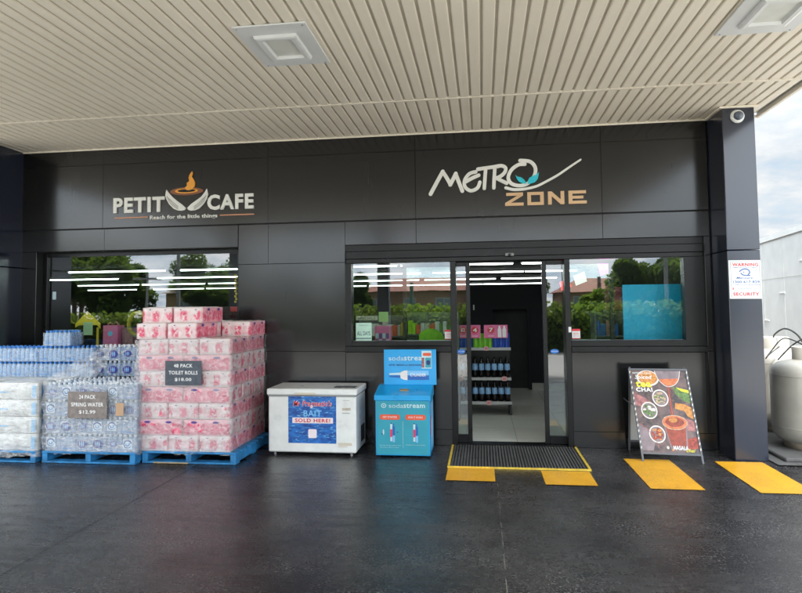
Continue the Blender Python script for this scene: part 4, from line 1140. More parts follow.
# small bowls
for (u_,v_,c1,c2) in ((.47,.655,6,5),(.235,.50,5,8),(.31,.215,4,3)):
    A.poly(qe(u_,v_,.145,.105),F,.0046,8); A.poly(qe(u_,v_,.125,.090),F,.0050,0)
    rnd=random.Random(int(u_*100))
    for _ in range(26):
        a=rnd.uniform(0,6.28); rr_=rnd.random()**.5
        A.poly(qe(u_+.095*rr_*math.cos(a),v_+.068*rr_*math.sin(a),rnd.uniform(.018,.04),rnd.uniform(.008,.02),n=8),F,.0052+_*.00003,[c1,c1,c2][_%3])
# lower glass of tea
A.poly(qs([(.44,.36),(.86,.36),(.80,.04),(.52,.04)]),F,.0046,0); A.poly(qs([(.47,.31),(.83,.31),(.785,.07),(.53,.07)]),F,.0050,2)
A.poly(qe(.65,.36,.215,.085),F,.0054,1); A.poly(qe(.65,.365,.165,.058),F,.0058,2); A.poly(qe(.63,.39,.075,.030),F,.0062,3); ringf(.65,.36,.225,.090,.016,.0066,6)
# saucer and cream bottom left
A.poly(qs([(0,.33),(.12,.28),(.26,.14),(.20,.02),(0,.02)]),F,.0040,0); A.stroke(qs([(.0,.34),(.12,.29),(.26,.16),(.30,.05)]),.008,F,.0042,.0046,7)
A.poly(qe(.46,.06,.022,.018,n=12),F,.0046,8); A.poly(qe(.54,.035,.018,.015,n=12),F,.0046,3)
A.build('picture',mats,po)
mb=MB()
text_mesh(mb,'INTRODUCING',F,w0+.02,w0+.20,v1-.040,v1-.022,.007,.007,0,.01); text_mesh(mb,'Spiced',F,w0+.035,w0+.205,v1-.105,v1-.050,.0072,.0072,0,.01,.3)
text_mesh(mb,'CHAI',F,w0+.030,w0+.19,v1-.225,v1-.182,.0072,.0072,0,.03); text_mesh(mb,'MASALA',F,w0+.30,w0+.44,v0+.030,v0+.072,.0072,.0072,0,.02)
mb.build('white_lettering',M['chalk'],po)
mb=MB(); text_mesh(mb,'tea',F,w0+.035,w0+.185,v1-.178,v1-.115,.0076,.0076,0,.03); text_mesh(mb,'chai',F,w0+.415,w0+.50,v0+.012,v0+.045,.0078,.0078,0,.01,.4); mb.build('yellow_lettering',M['lemon'],po)
# rear leg frame with its white back board, and the side stay
F2=Frame(Vector((1.555,-.055,0)),Vector((1,-.03,0)),Vector((-.02,-.215,.905)))
mb=MB(); bar(mb,F2,0,.018,0,H_,-.01,.01); bar(mb,F2,.54,.558,0,H_,-.01,.01); bar(mb,F2,.018,.54,.10,.12,-.01,.01); mb.build('rear_frame',M['greyframe'],t,recalc=True)
MB().prism(rect(.018,.54,.12,H_-.05),F2,-.003,.003).build('rear_board',M['white'],t)
MB().tube([(1.53,-.44,.55),(1.515,-.40,.56),(1.50,-.30,.565),(1.49,-.20,.58)],.006,6).build('stay_hook',M['greyframe'],t)

# ---------------------------------------------------------------- gas tanks
def tank(cx,cy,r_,h,label):
    t=thing('gas_tank',label,'gas tank',(cx,cy,.05),'tall grey gas tanks')
    z0=.05
    prof=[(r_*.70,.06),(r_*.88,.085),(r_*.975,.14),(r_*.998,.20),(r_,.24),(r_,h*.5),(r_,h-.17),(r_*.99,h-.135),(r_*.94,h-.085),(r_*.80,h-.04),(r_*.55,h-.010),(r_*.3,h),(0,h+.002)]
    MB().lathe((cx,cy,z0),prof,48).build('shell',M['tank'],t)
    mb=MB()
    for zz in (.225,h-.165): MB().lathe((cx,cy,z0),[(r_+.0005,zz-.006),(r_+.003,zz),(r_+.0005,zz+.006)],48).build('weld_seam',M['tank'],t)
    MB().lathe((cx,cy,z0),[(r_*.70,.0),(r_*.72,.0),(r_*.72,.13),(r_*.70,.13)],40).build('base_ring',M['rust'],t)
    c=MB(); rc=.165
    c.lathe((cx,cy,z0),[(rc-.006,h-.01),(rc-.006,h+.125),(rc+.002,h+.132),(rc+.006,h+.125),(rc+.006,h-.01)],40); c.build('collar',M['tank'],t)
    MB().cyl((cx,cy,z0+h),(cx,cy,z0+h+.09),.03,n=12).build('valve',M['brass'],t)
    return t
tank(3.475,.02,.385,.93,'grey upright gas tank with a domed top nearest the right hand pier')
tank(3.55,1.02,.385,.98,'grey upright gas tank standing behind the nearer one')
def hose(label,pts,r_=.010):
    P=[]
    n=len(pts)
    for k in range(n-1):
        p0=Vector(pts[max(k-1,0)]);p1=Vector(pts[k]);p2=Vector(pts[k+1]);p3=Vector(pts[min(k+2,n-1)])
        for i in range(7):
            t_=i/7; P.append(.5*((2*p1)+(p2-p0)*t_+(2*p0-5*p1+4*p2-p3)*t_*t_+(3*p1-p0-3*p2+p3)*t_**3))
    P.append(Vector(pts[-1]))
    tag(MB().tube(P,r_,8).build('gas_hose',M['hose']),label,'hose','black hoses of the gas tanks')
hose('black hose arching between the collars of the two gas tanks',[(3.55,1.02,1.12),(3.52,.90,1.20),(3.50,.60,1.28),(3.49,.30,1.22),(3.48,.06,1.05)])
hose('thin black hose hanging down the left of the nearer gas tank dome',[(3.50,.12,1.10),(3.40,.40,1.18),(3.28,.45,1.04),(3.20,.42,.95),(3.30,.55,.99),(3.44,.62,1.07)],.007)
hose('black hose looping over the nearer gas tank collar to the right',[(3.30,.36,.94),(3.42,.25,1.12),(3.56,.20,1.20),(3.80,.4,1.14),(4.1,.9,.95)],.008)

# ---------------------------------------------------------------- white container beyond the pier
t=thing('shipping_container','long white shipping container behind the gas tanks','container',(5.6,5,0))
a=Vector((5.36,3.0,0)); b_=Vector((6.25,9.5,0)); dv=(b_-a).normalized(); nv=Vector((dv.y,-dv.x,0))*-1
F=Frame(b_,-dv,(0,0,1))   # side seen from the forecourt; normal faces left
L_=(b_-a).length+3.0
mb=MB(); wd=2.4
body=mb.prism(rect(0,L_,.10,2.83),F,-wd,0).build('body',M['container'],t,recalc=True)
mb=MB(); mb.prism(rect(-.01,L_+.01,2.82,2.92),F,-wd-.01,.03); mb.prism(rect(-.01,L_+.01,.02,.14),F,-wd-.01,.02)
mb.build('rail',M['container'],t,recalc=True)
mb=MB(); mb.prism(rect(0,L_,2.800,2.812),F,.0,.008)
for k in range(int(L_/.9)): mb.prism(rect(.6+k*1.22,.606+k*1.22,.15,2.80),F,.0,.003)
mb.prism(rect(0,L_,2.05,2.056),F,0,.003); mb.build('seam',M['containertrim'],t,recalc=True)
mb=MB()
for (u_,v_) in ((4.0,1.75),(5.1,2.3),(5.9,1.72),(3.0,1.2)): mb.prism(rect(u_,u_+.30,v_,v_+.016),F,0,.012)
mb.build('dent_ridge',M['container'],t,recalc=True)

# ---------------------------------------------------------------- shop interior
structure(MB().add([(-23.9,.12,.006),(2.6,.12,.006),(2.6,22,.006),(-23.9,22,.006)],[(0,1,2,3)]).build('shop_floor',M['tile']))
structure(MB().box(-24,2.6,.22,22,2.56,2.66).build('shop_ceiling',M['shopblack']))
structure(MB().box(-24,2.6,21.8,22,0,2.56).build('shop_back_wall',M['shopblack']))
structure(MB().box(-24,-23.8,.22,22,0,2.56).build('shop_side_wall',M['shopblack']))
t=thing('partition_wall','low black partition with a dark doorway inside the shop','partition',(.5,4.6,0))
mb=MB(); mb.box(-23.7,.20,4.6,4.75,0,1.98); mb.box(.84,2.58,4.6,4.75,0,1.98); mb.box(.20,.84,4.6,4.75,1.51,1.98); mb.build('wall',M['shopblack'],t)
mb=MB(); mb.box(.16,.20,4.57,4.6,0,1.55); mb.box(.84,.88,4.57,4.6,0,1.55); mb.box(.20,.84,4.57,4.6,1.51,1.55); mb.build('door_frame',M['shopblack'],t)
MB().box(.10,.96,4.80,4.85,0,1.65).build('door',M['dark'],t)
MB().box(.90,2.5,4.56,4.6,0,.13).build('skirting',simple('pale_skirting',(.35,.35,.32),.5),t)
MB().box(-.17,-.145,4.575,4.6,1.50,1.60).build('switch',M['white'],t)
rows=[(.22,'added unseen row behind the windows',[2.0,-.4,-2.8,-5.2]),(1.9,'added unseen row inside the doors',[2.2,-.4,-3.0,-5.6]),  # both rows added out of sight to brighten the shop front
(6.3,'first visible row',[2.1,-.55,-3.1,-5.75,-8.6]),(9.6,'second row',[2.4,-.1,-2.9,-5.7,-8.2,-11.9]),(14.0,'third row',[1.9,-.75,-3.4,-6.1,-8.7,-11.3,-13.9]),(19.3,'row furthest back',[1.3,-1.2,-3.7,-6.3,-8.8,-11.3,-13.9,-17.2])]
ordn=['first','second','third','fourth','fifth','sixth','seventh','eighth']
for yy,lb,xs_ in rows:
    for i,xx in enumerate(xs_):
        hl=1.15 if yy<3 else 1.25
        x1_=min(xx+hl,2.55); x0_=xx-hl
        t=thing('tube_light',f'{ordn[i]} white tube light from the right, {lb} inside the shop','tube light',((x0_+x1_)/2,yy,2.47),'tube lights under the black shop ceiling')
        MB().box(x0_,x1_,yy-.05,yy+.05,2.50,2.56).build('batten',M['galv'],t)
        MB().box(x0_+.02,x1_-.02,yy-.03,yy+.03,2.470,2.499,b=.01).build('tube',M['tube'],t)
# gondola shelf with drinks just inside the door
t=thing('display_shelf','black display shelf of drinks seen through the open door','shelf',(-.2,2.1,0))
SX0,SX1,SY=-1.05,.40,1.90
mb=MB()
for z in (.17,.515,.945): mb.box(SX0,SX1,SY,SY+.42,z,z+.028,b=.003)
mb.build('shelf_board',M['shelf'],t)
mb=MB()
for z in (.163,.508,.938): mb.box(SX0,SX1,SY-.012,SY-.001,z,z+.040)
mb.build('price_rail',M['galv'],t)
mb=MB(); mb.box(SX1-.03,SX1,SY+.40,SY+.44,0,1.22); mb.box(SX0,SX0+.03,SY+.40,SY+.44,0,1.22); mb.box(SX0,SX1,SY+.42,SY+.435,.17,1.22); mb.box(SX1-.03,SX1,SY+.02,SY+.40,.0,.163); mb.box(SX1-.62,SX1-.58,SY+.12,SY+.40,.0,.163); mb.build('frame',M['frame'],t)
bp=thing('drink_bottle','x','bottle',(0,0,0),'dark cola bottles on the display shelf')
MB().lathe((0,0,0),[(0,.001),(.032,.001),(.039,.012),(.040,.10),(.039,.16),(.030,.205),(.014,.250),(.013,.262)],14).build('body',M['cola'],bp)
MB().lathe((0,0,0),[(.0405,.105),(.0407,.108),(.0407,.160),(.034,.198),(.0320,.198)],14).build('label',M['colalabel'],bp)
MB().lathe((0,0,0),[(.015,.262),(.0155,.28),(0,.281)],10).build('cap',M['cola'],bp)
index_kids(); first=True
bn=15
for zi,z in enumerate((.199,.544)):
    for i in range(bn):
        for r_ in range(2):
            o=bp if first else copy_tree(bp); first=False
            o.location=(SX1-.055-i*.093,SY+.06+r_*.10,z); 
            o['label']='dark bottle with a pale blue label on the display shelf inside the door'
def cans(name,label,x0,x1,mat,cat):
    t=thing(name,label,cat,((x0+x1)/2,SY+.1,.973)); mb=MB(); n=max(1,int(round((x1-x0)/.07))); w=(x1-x0)/n
    for i in range(n):
        for k in range(2): mb.cyl((x0+w*(i+.5),SY+.06,.974+k*.105),(x0+w*(i+.5),SY+.06,.974+k*.105+.10),w*.47,n=12,m=0)
    mb.build('can',mat,t)
    mb=MB(); mb.box(x0,x1,SY+.055,SY+.2,.974,1.17); mb.build('carton',mat,t)
cans('drink_cartons','green cartons of cans on the top shelf by the door',-.14,.135,M['greencan'],'drinks'); cans('drink_cartons','blue cartons of cans at the right end of the top shelf',.14,.385,M['bluecan'],'drinks'); cans('drink_cartons','blue cartons of cans on the top shelf seen through the left door',-.62,-.15,M['bluecan'],'drinks')
def promo(x0,x1,num,label,bot=0):
    t=thing('price_card',label,'price sign',((x0+x1)/2,SY+.02,1.18)); F=Frame((x0,SY+.0,1.185),(1,0,0),(0,.15,1)); w=x1-x0; h=.19
    MB().prism(rect(0,w,-.07,h-.07),F,0,.004).build('card',M['pink'],t)
    cu=.30*w if bot else .5*w
    MB().poly(ell(cu,.045,.052,.050),F,.005).build('disc',M['redink'],t)
    mb=MB(); text_mesh(mb,num,F,cu-.030,cu+.030,.015,.078,.0062,.0062,0,.03); mb.poly(rect(cu-.04,cu+.04,-.045,-.038),F,.0055)
    if bot:
        for b__ in (w*.66,w*.86): mb.poly([(b__-.026,-.06),(b__+.026,-.06),(b__+.026,.05),(b__+.012,.085),(b__+.012,.105),(b__-.012,.105),(b__-.012,.085),(b__-.026,.05)],F,.0055)
    mb.build('lettering',M['chalk'],t)
promo(-.37,-.20,'$2','pink price card with a red two dollar disc behind the left door glass'); promo(-.19,-.03,'4','narrow pink price card with a red four disc'); promo(.02,.36,'7','wide pink price card with a red seven disc and two white bottles',1)
def ticket(x,y,z,label):
    t=thing('price_ticket',label,'price ticket',(x,y,z)); F=Frame((x-.03,y,z-.03),(1,0,0),(0,0,1)); MB().prism(rect(0,.062,0,.062),F,0,.002).build('card',simple('pale_pink_ticket',(.80,.42,.42),.5),t)
    mb=MB(); text_mesh(mb,'$3',F,.014,.048,.014,.048,.003,.003,0,.02); mb.build('lettering',M['redink'],t)
ticket(.045,SY-.014,.965,'pale pink price ticket under the green cans'); ticket(.30,SY-.014,.53,'pale pink price ticket at the right of the upper bottle shelf'); ticket(.07,SY-.014,.185,'pale pink price ticket on the lowest shelf rail'); ticket(-.33,SY-.014,.53,'pale pink price ticket seen through the left door glass')

# things standing in the windows
def flat(name,label,cat,x0,x1,y,z0,z1,mat,th=.004,extra=None):
    t=thing(name,label,cat,((x0+x1)/2,y,z0)); F=Frame((x0,y,z0),(1,0,0),(0,0,1)); MB().prism(rect(0,x1-x0,0,z1-z0),F,-th,0).build('card',mat,t)
    if extra: extra(t,F,x1-x0,z1-z0)
    return t
def red_note(t,F,w,h):
    MB().poly(rect(0,w,h*.78,h),F,.001).build('red_band',M['redink'],t); mb=MB(); mb.poly(rect(0,w,0,h*.06),F,.001)
    text_mesh(mb,'NOTICE',F,w*.2,w*.8,h*.45,h*.60,.001,.001,0,.01); text_mesh(mb,'CCTV in use',F,w*.15,w*.85,h*.25,h*.36,.001,.001); mb.build('lettering',M['redink'],t)
flat('notice_sticker','white and red notice sticker at the lower right of the middle window','sticker',-.435,-.345,.030,1.205,1.315,M['white'],.001,red_note)
flat('notice_sticker','white and red notice sticker at the lower left of the right window','sticker',1.0,1.09,.030,1.205,1.315,M['white'],.001,red_note)
flat('opening_hours_tag','tiny white tag on the door jamb beside the right window','sticker',.955,.985,-.032,1.28,1.34,M['white'],.001)
def hours(t,F,w,h):
    mb=MB(); text_mesh(mb,'opening hours',F,w*.2,w*.8,h*.86,h*.91,.002,.002); text_mesh(mb,'ALL DAYS',F,w*.08,w*.92,h*.40,h*.60,.002,.002,0,.01); mb.poly(rect(w*.02,w*.98,h*.24,h*.28),F,.002); mb.build('lettering',M['navyink'],t)
flat('window_notice','pale notice card in the lower left of the middle window','notice',-1.50,-1.31,.10,1.15,1.40,simple('glowing_mint_card',(.70,.80,.74),.5,emit=.12),.003,hours)  # card given a faint glow of its own
def wood_strip(t,F,w,h):
    mb=MB(); text_mesh(mb,'SPECIALS',F,w*.1,w*.9,h*.2,h*.8,.002,.002,0,.02); mb.build('lettering',M['kraft'],t)
flat('shelf_header','cream specials strip above the pale notice card','sign',-1.55,-1.28,.35,1.425,1.475,M['cream'],.003,wood_strip)
t=thing('display_box','pink display box with purple packets in the middle window','display box',(-1.22,.5,1.1))
MB().box(-1.33,-1.14,.42,.60,1.10,1.345,b=.004).build('box',M['pink'],t)
mb=MB(); F=Frame((-1.33,.418,1.10),(1,0,0),(0,0,1))
for i in range(4):
    for k in range(2): mb.poly(rrect(.012+i*.044,.048+i*.044,.02+k*.075,.085+k*.075,.008),F,.001,(i+k)%2)
mb.build('packet',[M['purple'],M['tealink']],t)
flat('green_card','pale green card hanging above the pink display box','card',-1.29,-1.17,.5,1.40,1.525,simple('pale_green_card',(.50,.75,.25),.5))
t=thing('lime_display','bright lime rounded display card on the sill of the middle window','display card',(-.60,.2,1.15)); F=Frame((-.60,.2,1.13),(1,0,0),(0,0,1))
MB().prism([(-.155,.0),(.16,.0),(.155,.07),(.12,.135),(.06,.18),(0,.195),(-.07,.185),(-.13,.15),(-.155,.12)],F,-.004,0).build('card',M['lime'],t)
# magazine and grocery racks further in
def rack(label,x0,x1,y,z1,seed,cols):
    rnd=random.Random(seed); t=thing('grocery_rack',label,'rack',((x0+x1)/2,y,0))
    mb=MB(); mb.box(x0,x1,y+.30,y+.32,0,z1)
    zs=[z1*(k+1)/5-.02 for k in range(4)]
    for z in zs+[.1]: mb.box(x0,x1,y,y+.30,z,z+.02)
    for x in (x0-.02,x1): mb.box(x,x+.02,y,y+.32,0,z1)
    mb.build('frame',M['shelf'],t)
    mb=MB()
    for z in [.12]+[q_+.02 for q_ in zs]:
        x=x0+.01
        while x<x1-.06:
            w=rnd.uniform(.04,.085); hh=rnd.uniform(.12,.20); mb.box(x,x+w-.006,y+.03,y+.25,z,z+hh,m=rnd.randrange(len(cols))); x+=w
    mb.build('stock',cols,t)
cc=[M['greencan'],M['leafgreen'],M['yellowcard'],M['printwhite'],M['redink'],M['bluecan'],M['lime'],M['cream']]
rack('rack of green and white packets behind the middle window',-1.05,-.35,1.45,1.50,3,[M['greencan'],M['leafgreen'],M['printwhite'],M['cream'],M['lime'],M['redorange'],M['leafgreen']])
rack('rack of mixed goods near the left end of the middle window',-1.75,-1.10,1.6,1.46,5,[M['leafgreen'],M['cream'],M['redorange'],M['printwhite'],M['yellowcard']])
rack('blue and purple grocery rack left of the cyan panel',1.40,1.72,.75,1.50,8,[M['bluecan'],M['purple'],M['bluebottle'],M['teal'],M['rose'],M['bluecan']])
flat('shop_poster','dark red poster above the blue rack in the right window','poster',1.50,1.72,.72,1.52,1.80,simple('wine_red',(.22,.03,.05),.5))
flat('back_panel','large plain cyan panel standing inside the right window','panel',1.645,2.345,.40,1.10,1.815,M['cyanpanel'],.02)
# small flags on a slanting string, made to glow though they are no lamps
t=thing('flag_string','string of red, white and magenta flags with added glow inside the right window','bunting',(1.3,1.0,1.9))
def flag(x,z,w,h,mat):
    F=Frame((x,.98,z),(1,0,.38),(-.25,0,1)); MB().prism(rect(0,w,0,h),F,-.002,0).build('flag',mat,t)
flag(1.02,1.77,.13,.11,M['red']); flag(1.20,1.83,.15,.13,simple('glowing_white_flag',(.8,.95,.9),.5,emit=.35)); flag(1.51,1.95,.15,.16,M['magenta'])
MB().tube([(.98,.99,1.80),(1.2,.99,1.93),(1.45,.99,2.05),(1.72,.99,2.17)],.003,5).build('string',M['greyframe'],t)
# left window goods
t=thing('house_display','yellow house shaped display card with a pale picture in the left window','display card',(-5.14,.35,1.0)); F=Frame((-5.14,.35,1.0),(1,0,0),(0,0,1))
mb=MB(); mb.prism([(-.19,.41),(-.02,.575),(.17,.41),(.17,.34),(.12,.39),(-.14,.39),(-.19,.36)],F,-.004,0); mb.prism(rect(.115,.145,0,.36),F,-.004,-.001); mb.build('arch',M['yellowcard'],t)
MB().prism(rect(-.07,.06,.26,.43),F,0,.004).build('picture',simple('pale_green_picture',(.45,.60,.38),.5),t)
t=thing('gift_box','pink gift box with a ribbon bow standing in the left window','gift box',(-4.81,.4,1.06)); MB().box(-4.92,-4.71,.33,.48,1.0,1.385,b=.004).build('box',M['pink'],t)
mb=MB(); mb.poly(ell(.105,.22,.035,.035),Frame((-4.92,.328,1.06),(1,0,0),(0,0,1)),.002); mb.build('badge',M['bluelight'],t)
mb=MB(); mb.tube([(-4.90,.4,1.39),(-4.86,.4,1.42),(-4.82,.4,1.39),(-4.78,.4,1.43),(-4.74,.4,1.39)],.012,6); mb.build('bow',M['rose'],t)
t=thing('gift_box','smaller darker pink gift box behind the pink one in the left window','gift box',(-4.62,.45,1.0)); MB().box(-4.70,-4.54,.40,.5,1.0,1.35,b=.004).build('box',M['rose'],t)
t=thing('wreath','round yellow wreath behind the top of the water cases in the left window','wreath',(-4.47,.4,1.40)); mb=MB()
mb.tube([(-4.47+.13*math.cos(a_*.3142),.4,1.40+.15*math.sin(a_*.3142)) for a_ in range(21)],.028,8); mb.build('ring',simple('mustard_wreath',(.50,.38,.03),.7,var=.4,scale=40,bump=.6,bscale=50),t)
flat('white_card','plain white card low at the left end of the left window','card',-5.60,-5.25,.30,1.0,1.335,M['white'])
flat('window_sticker','small white sticker high at the left edge of the left window','sticker',-5.50,-5.45,.135,1.73,1.83,M['tealink'],.001)
flat('red_card','small red card at the right end of the left window','card',-3.14,-3.02,.25,1.55,1.61,M['redink'])
t=thing('flag_string','thin yellow tassel string hanging at the right end of the left window','bunting',(-3.05,.2,2.0)); mb=MB()
for i in range(11): mb.box(-3.065+.012*(i%2),-3.040+.012*(i%2),.198,.203,1.66+i*.033,1.686+i*.033)
mb.build('tassel',M['yellowcard'],t)

# ---------------------------------------------------------------- across the street (seen mirrored in the glass)
def leaf_cloud(mb,c,rx,ry,rz,n,size,rnd,m=0,clumps=14,flatbottom=False):
    cl=[]
    for _ in range(clumps):
        a=rnd.uniform(0,6.283);b_=math.acos(rnd.uniform(-.7,1));rr_=rnd.uniform(.35,.85)
        cl.append((Vector((rx*rr_*math.sin(b_)*math.cos(a),ry*rr_*math.sin(b_)*math.sin(a),rz*rr_*math.cos(b_))),rnd.uniform(.25,.45)))
    for _ in range(n):
        k,s_=cl[rnd.randrange(clumps)]
        d=Vector((rnd.gauss(0,1),rnd.gauss(0,1),rnd.gauss(0,1))).normalized()*(rnd.random()**.4)
        p=Vector(c)+k+Vector((d.x*rx*s_,d.y*ry*s_,d.z*rz*s_))
        a=Vector((rnd.gauss(0,1),rnd.gauss(0,1),rnd.gauss(0,1))).normalized(); b2=a.orthogonal().normalized(); s2=size*rnd.uniform(.6,1.3)
        mb.add([p-a*s2,p+b2*s2*.55,p+a*s2,p-b2*s2*.55],[(0,1,2,3)],m)
def tree(x,y,h,rx,rz,label,leaf='leaf',seed=1,n=3500,size=.16,trunk=.22):
    rnd=random.Random(seed); t=thing('street_tree',label,'tree',(x,y,0),'trees across the street')
    mb=MB(); top=h-rz*1.2
    mb.cyl((x,y,-.05),(x+.1,y,max(top,.6)),trunk,trunk*.6,n=10)
    for k in range(5):
        a=k*1.26; mb.cyl((x+.05,y,max(top,.6)*.8),(x+math.cos(a)*rx*.5,y+math.sin(a)*rx*.5,h-rz*.8),trunk*.45,trunk*.15,n=7)
    mb.build('trunk',M['bark'],t)
    mb=MB(); leaf_cloud(mb,(x,y,h-rz),rx,rx*.9,rz,n,size,rnd); mb.build('crown',M[leaf],t)
T=[(-30,-34,6.6,3.6,2.9,'leaf','tall dark tree at the far left across the street'),(-25.5,-33,5.4,2.6,2.4,'leaf','broad dark tree second from the left across the street'),
(-38,-46,8.0,4.5,3.6,'leaf','large dark tree far behind the left trees'),(-21.5,-38,4.6,2.6,2.1,'leaf','low dark tree beside the yellow brick house'),(-15,-40,4.2,2.6,1.9,'leaf','dark tree to the right of the yellow brick house'),
(-8.9,-34,4.4,1.5,2.0,'leaf','slim dark tree at the left end of the red roofed house'),(10.4,-34,4.9,2.9,2.2,'leaf','wide dark tree right of the second house'),(14.5,-36,5.6,3.2,2.6,'leaf','tallest dark tree at the right across the street'),
(4.4,-16.5,2.35,.8,1.1,'leaf_light','light green shrub like tree near the kerb'),(-32,-60,8.5,5,4,'leaf','big dark tree at the back on the left'),(4.0,-70,6.5,3.5,3,'leaf','dark tree between the two houses')]
for i,(x,y,h,rx,rz,lf,lb) in enumerate(T): tree(x,y,h,rx,rz,lb,lf,20+i,n=8000 if lf=='leaf' else 5000,size=.22 if lf=='leaf' else .12)
def hedge(x0,x1,y,h,label,leaf,seed,dens=900):
    rnd=random.Random(seed); t=thing('hedge',label,'hedge',((x0+x1)/2,y,0),'hedges across the street')
    mb=MB()
    for _ in range(int((x1-x0)*dens)):
        p=Vector((rnd.uniform(x0,x1),y+rnd.uniform(-.6,.6),rnd.random()**.85*h*(1+.12*math.sin(rnd.uniform(x0,x1)*1.1))))
        a=Vector((rnd.gauss(0,1),rnd.gauss(0,1),rnd.gauss(0,1))).normalized(); b2=a.orthogonal(); s2=rnd.uniform(.05,.11)
        mb.add([p-a*s2,p+b2*s2*.6,p+a*s2,p-b2*s2*.6],[(0,1,2,3)])
    mb.build('foliage',M[leaf],t)
    MB().box(x0,x1,y-.3,y+.3,0,h*.8).build('branches',simple('hedge_inside',(.03,.05,.012),.9,var=.5,scale=9),t)
hedge(-6.2,7.5,-14,1.5,'clipped yellow green hedge in front of the red roofed house','leaf_light',1)
hedge(-19,-6.4,-14,1.35,'long yellow green hedge under the dark trees','leaf_light',2,800)
def fence(x0,x1,y,label):
    t=thing('picket_fence',label,'fence',((x0+x1)/2,y,0)); mb=MB(); x=x0
    while x<x1: mb.box(x,x+.07,y,y+.03,0,1.05); x+=.32
    mb.build('picket',M['white'],t); MB().box(x0,x1,y-.03,y-.001,.85,.93).build('rail',M['white'],t)
def house(x0,x1,y,eave,ridge,wall,roof,label,seed=1,gable=None):
    t=thing('brick_house',label,'house',((x0+x1)/2,y,0)); dp=8
    MB().box(x0,x1,y-dp,y,0,eave).build('wall',wall,t)
    o=.5; mb=MB(); rx=min((x1-x0)*.28,3.5)
    vs=[(x0-o,y+o,eave),(x1+o,y+o,eave),(x1+o,y-dp-o,eave),(x0-o,y-dp-o,eave),(x0+rx,y-dp/2,ridge),(x1-rx,y-dp/2,ridge)]
    mb.add(vs,[(0,1,5,4),(2,3,4,5),(3,0,4),(1,2,5),(0,3,2,1)]); mb.build('roof',roof,t,recalc=True)
    n=max(2,int((x1-x0)/3.2))
    for i in range(n):
        cx=x0+(x1-x0)*(i+.5)/n; w=.65 if i%2 else .95
        wi=MB(); wi.box(cx-w,cx+w,y+.002,y+.05,.9,2.45); wo=wi.build('window',M['white'],t)
        pa=MB(); pa.box(cx-w+.08,cx-.03,y+.051,y+.056,.98,2.37); pa.box(cx+.03,cx+w-.08,y+.051,y+.056,.98,2.37); pa.build('pane',M['winglass'],wo)
    return t
house(-14.0,1.5,-62,3.25,4.9,M['brick'],M['rooftile'],'long orange brick house with a red tiled roof')
house(8.5,17.5,-60,2.9,4.5,M['brick'],M['rooftile'],'second orange brick house further right')
house(-36,-27,-58,3.3,4.6,M['brick2'],M['rooftan'],'yellow brick house with a tan roof between dark trees')
def pole(x,y,h,r_,mat,label,arm=True):
    t=thing('street_pole',label,'pole',(x,y,0),'poles along the street'); MB().cyl((x,y,0),(x,y,h),r_,r_*.7,n=12).build('shaft',mat,t)
    if arm: MB().box(x-1.0,x+1.0,y-.05,y+.05,h-.7,h-.58).build('crossarm',mat,t)
pole(-12.3,-16,5.2,.09,M['polegrey'],'grey lamp pole on the forecourt edge to the left'); pole(-21.9,-30,4.2,.10,M['polegrey'],'shorter grey pole beyond the forecourt')
pole(-4.3,-30,3.0,.14,M['greenpole'],'stout green pole in front of the hedge',False); pole(10.7,-30,9,.12,M['polegrey'],'tall pale pole on the right of the street'); pole(6.9,-30,3.2,.16,M['bark'],'brown timber pole on the right',False)

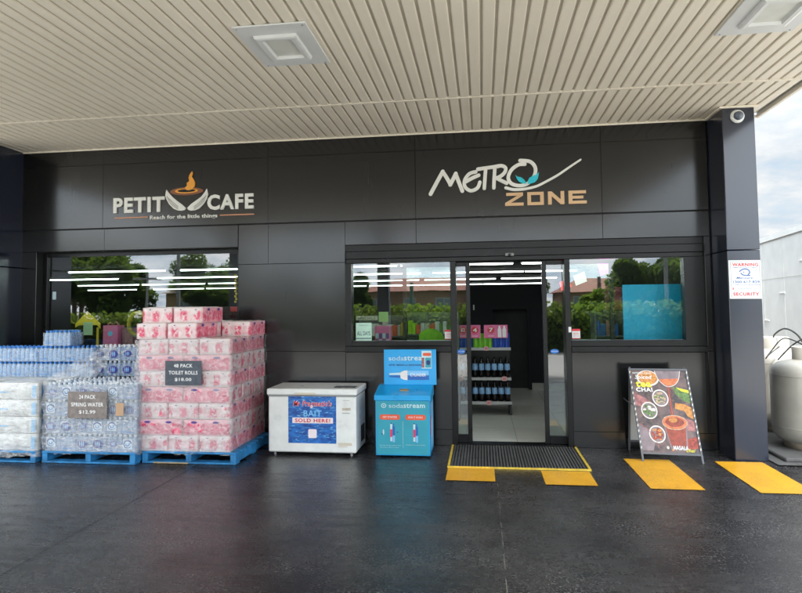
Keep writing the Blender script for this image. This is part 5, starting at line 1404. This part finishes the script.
# ---------------------------------------------------------------- light
SUN_EL,SUN_AZ=60,190   # azimuth clockwise from +Y
w=bpy.data.worlds.new('World'); S.world=w; w.use_nodes=True; nt=w.node_tree; bg=nt.nodes['Background']
sky=N(nt,'ShaderNodeTexSky'); sky.sky_type='NISHITA'; sky.sun_disc=False; sky.sun_elevation=R(SUN_EL); sky.sun_rotation=R(SUN_AZ); sky.air_density=1.2; sky.dust_density=2.5
tc=N(nt,'ShaderNodeTexCoord'); G=tc.outputs['Generated']
sp=N(nt,'ShaderNodeSeparateXYZ'); nt.links.new(G,sp.inputs[0])
den=math_(nt,'MAXIMUM',math_(nt,'ADD',sp.outputs[2],.22),.05)
cb=N(nt,'ShaderNodeCombineXYZ'); nt.links.new(math_(nt,'DIVIDE',sp.outputs[0],den),cb.inputs[0]); nt.links.new(math_(nt,'DIVIDE',sp.outputs[1],den),cb.inputs[1])
cl=noise(nt,cb.outputs[0],2.6,7,.6,(1,1,1)); cl2=noise(nt,cb.outputs[0],1.1,4,.5)
mask=mrange(nt,math_(nt,'ADD',math_(nt,'MULTIPLY',cl,.6),math_(nt,'MULTIPLY',cl2,.4)),.36,.54,.7,1,True)
cloud=mixc(nt,mrange(nt,cl,.38,.62,0,1),(2.0,2.45,2.9),(3.35,3.4,3.4))
up=N(nt,'ShaderNodeVectorMath',operation='SCALE'); nt.links.new(cloud,up.inputs[0]); nt.links.new(math_(nt,'MULTIPLY',mrange(nt,sp.outputs[2],.2,.9,1,2.4),mrange(nt,sp.outputs[1],.25,-.75,1,4.7,True)),up.inputs['Scale']); cloud=up.outputs[0]
col=mixc(nt,mask,sky.outputs['Color'],cloud)
nt.links.new(col,bg.inputs['Color']); bg.inputs['Strength'].default_value=.09
sl=bpy.data.lights.new('sun','SUN'); sl.energy=4.6; sl.angle=R(8); sl.color=(1,.96,.90)
so=bpy.data.objects.new('sun',sl); C.objects.link(so)
az,el=R(SUN_AZ),R(SUN_EL)
dirv=Vector((math.sin(az)*math.cos(el),math.cos(az)*math.cos(el),math.sin(el)))
so.rotation_euler=(-dirv).to_track_quat('-Z','Y').to_euler(); so.location=(0,0,30)
S.view_settings.view_transform='Standard'; S.view_settings.look='None'; S.view_settings.gamma=1; S.view_settings.exposure=1.68
S.render.engine='CYCLES'; S.cycles.max_bounces=10; S.cycles.transparent_max_bounces=24
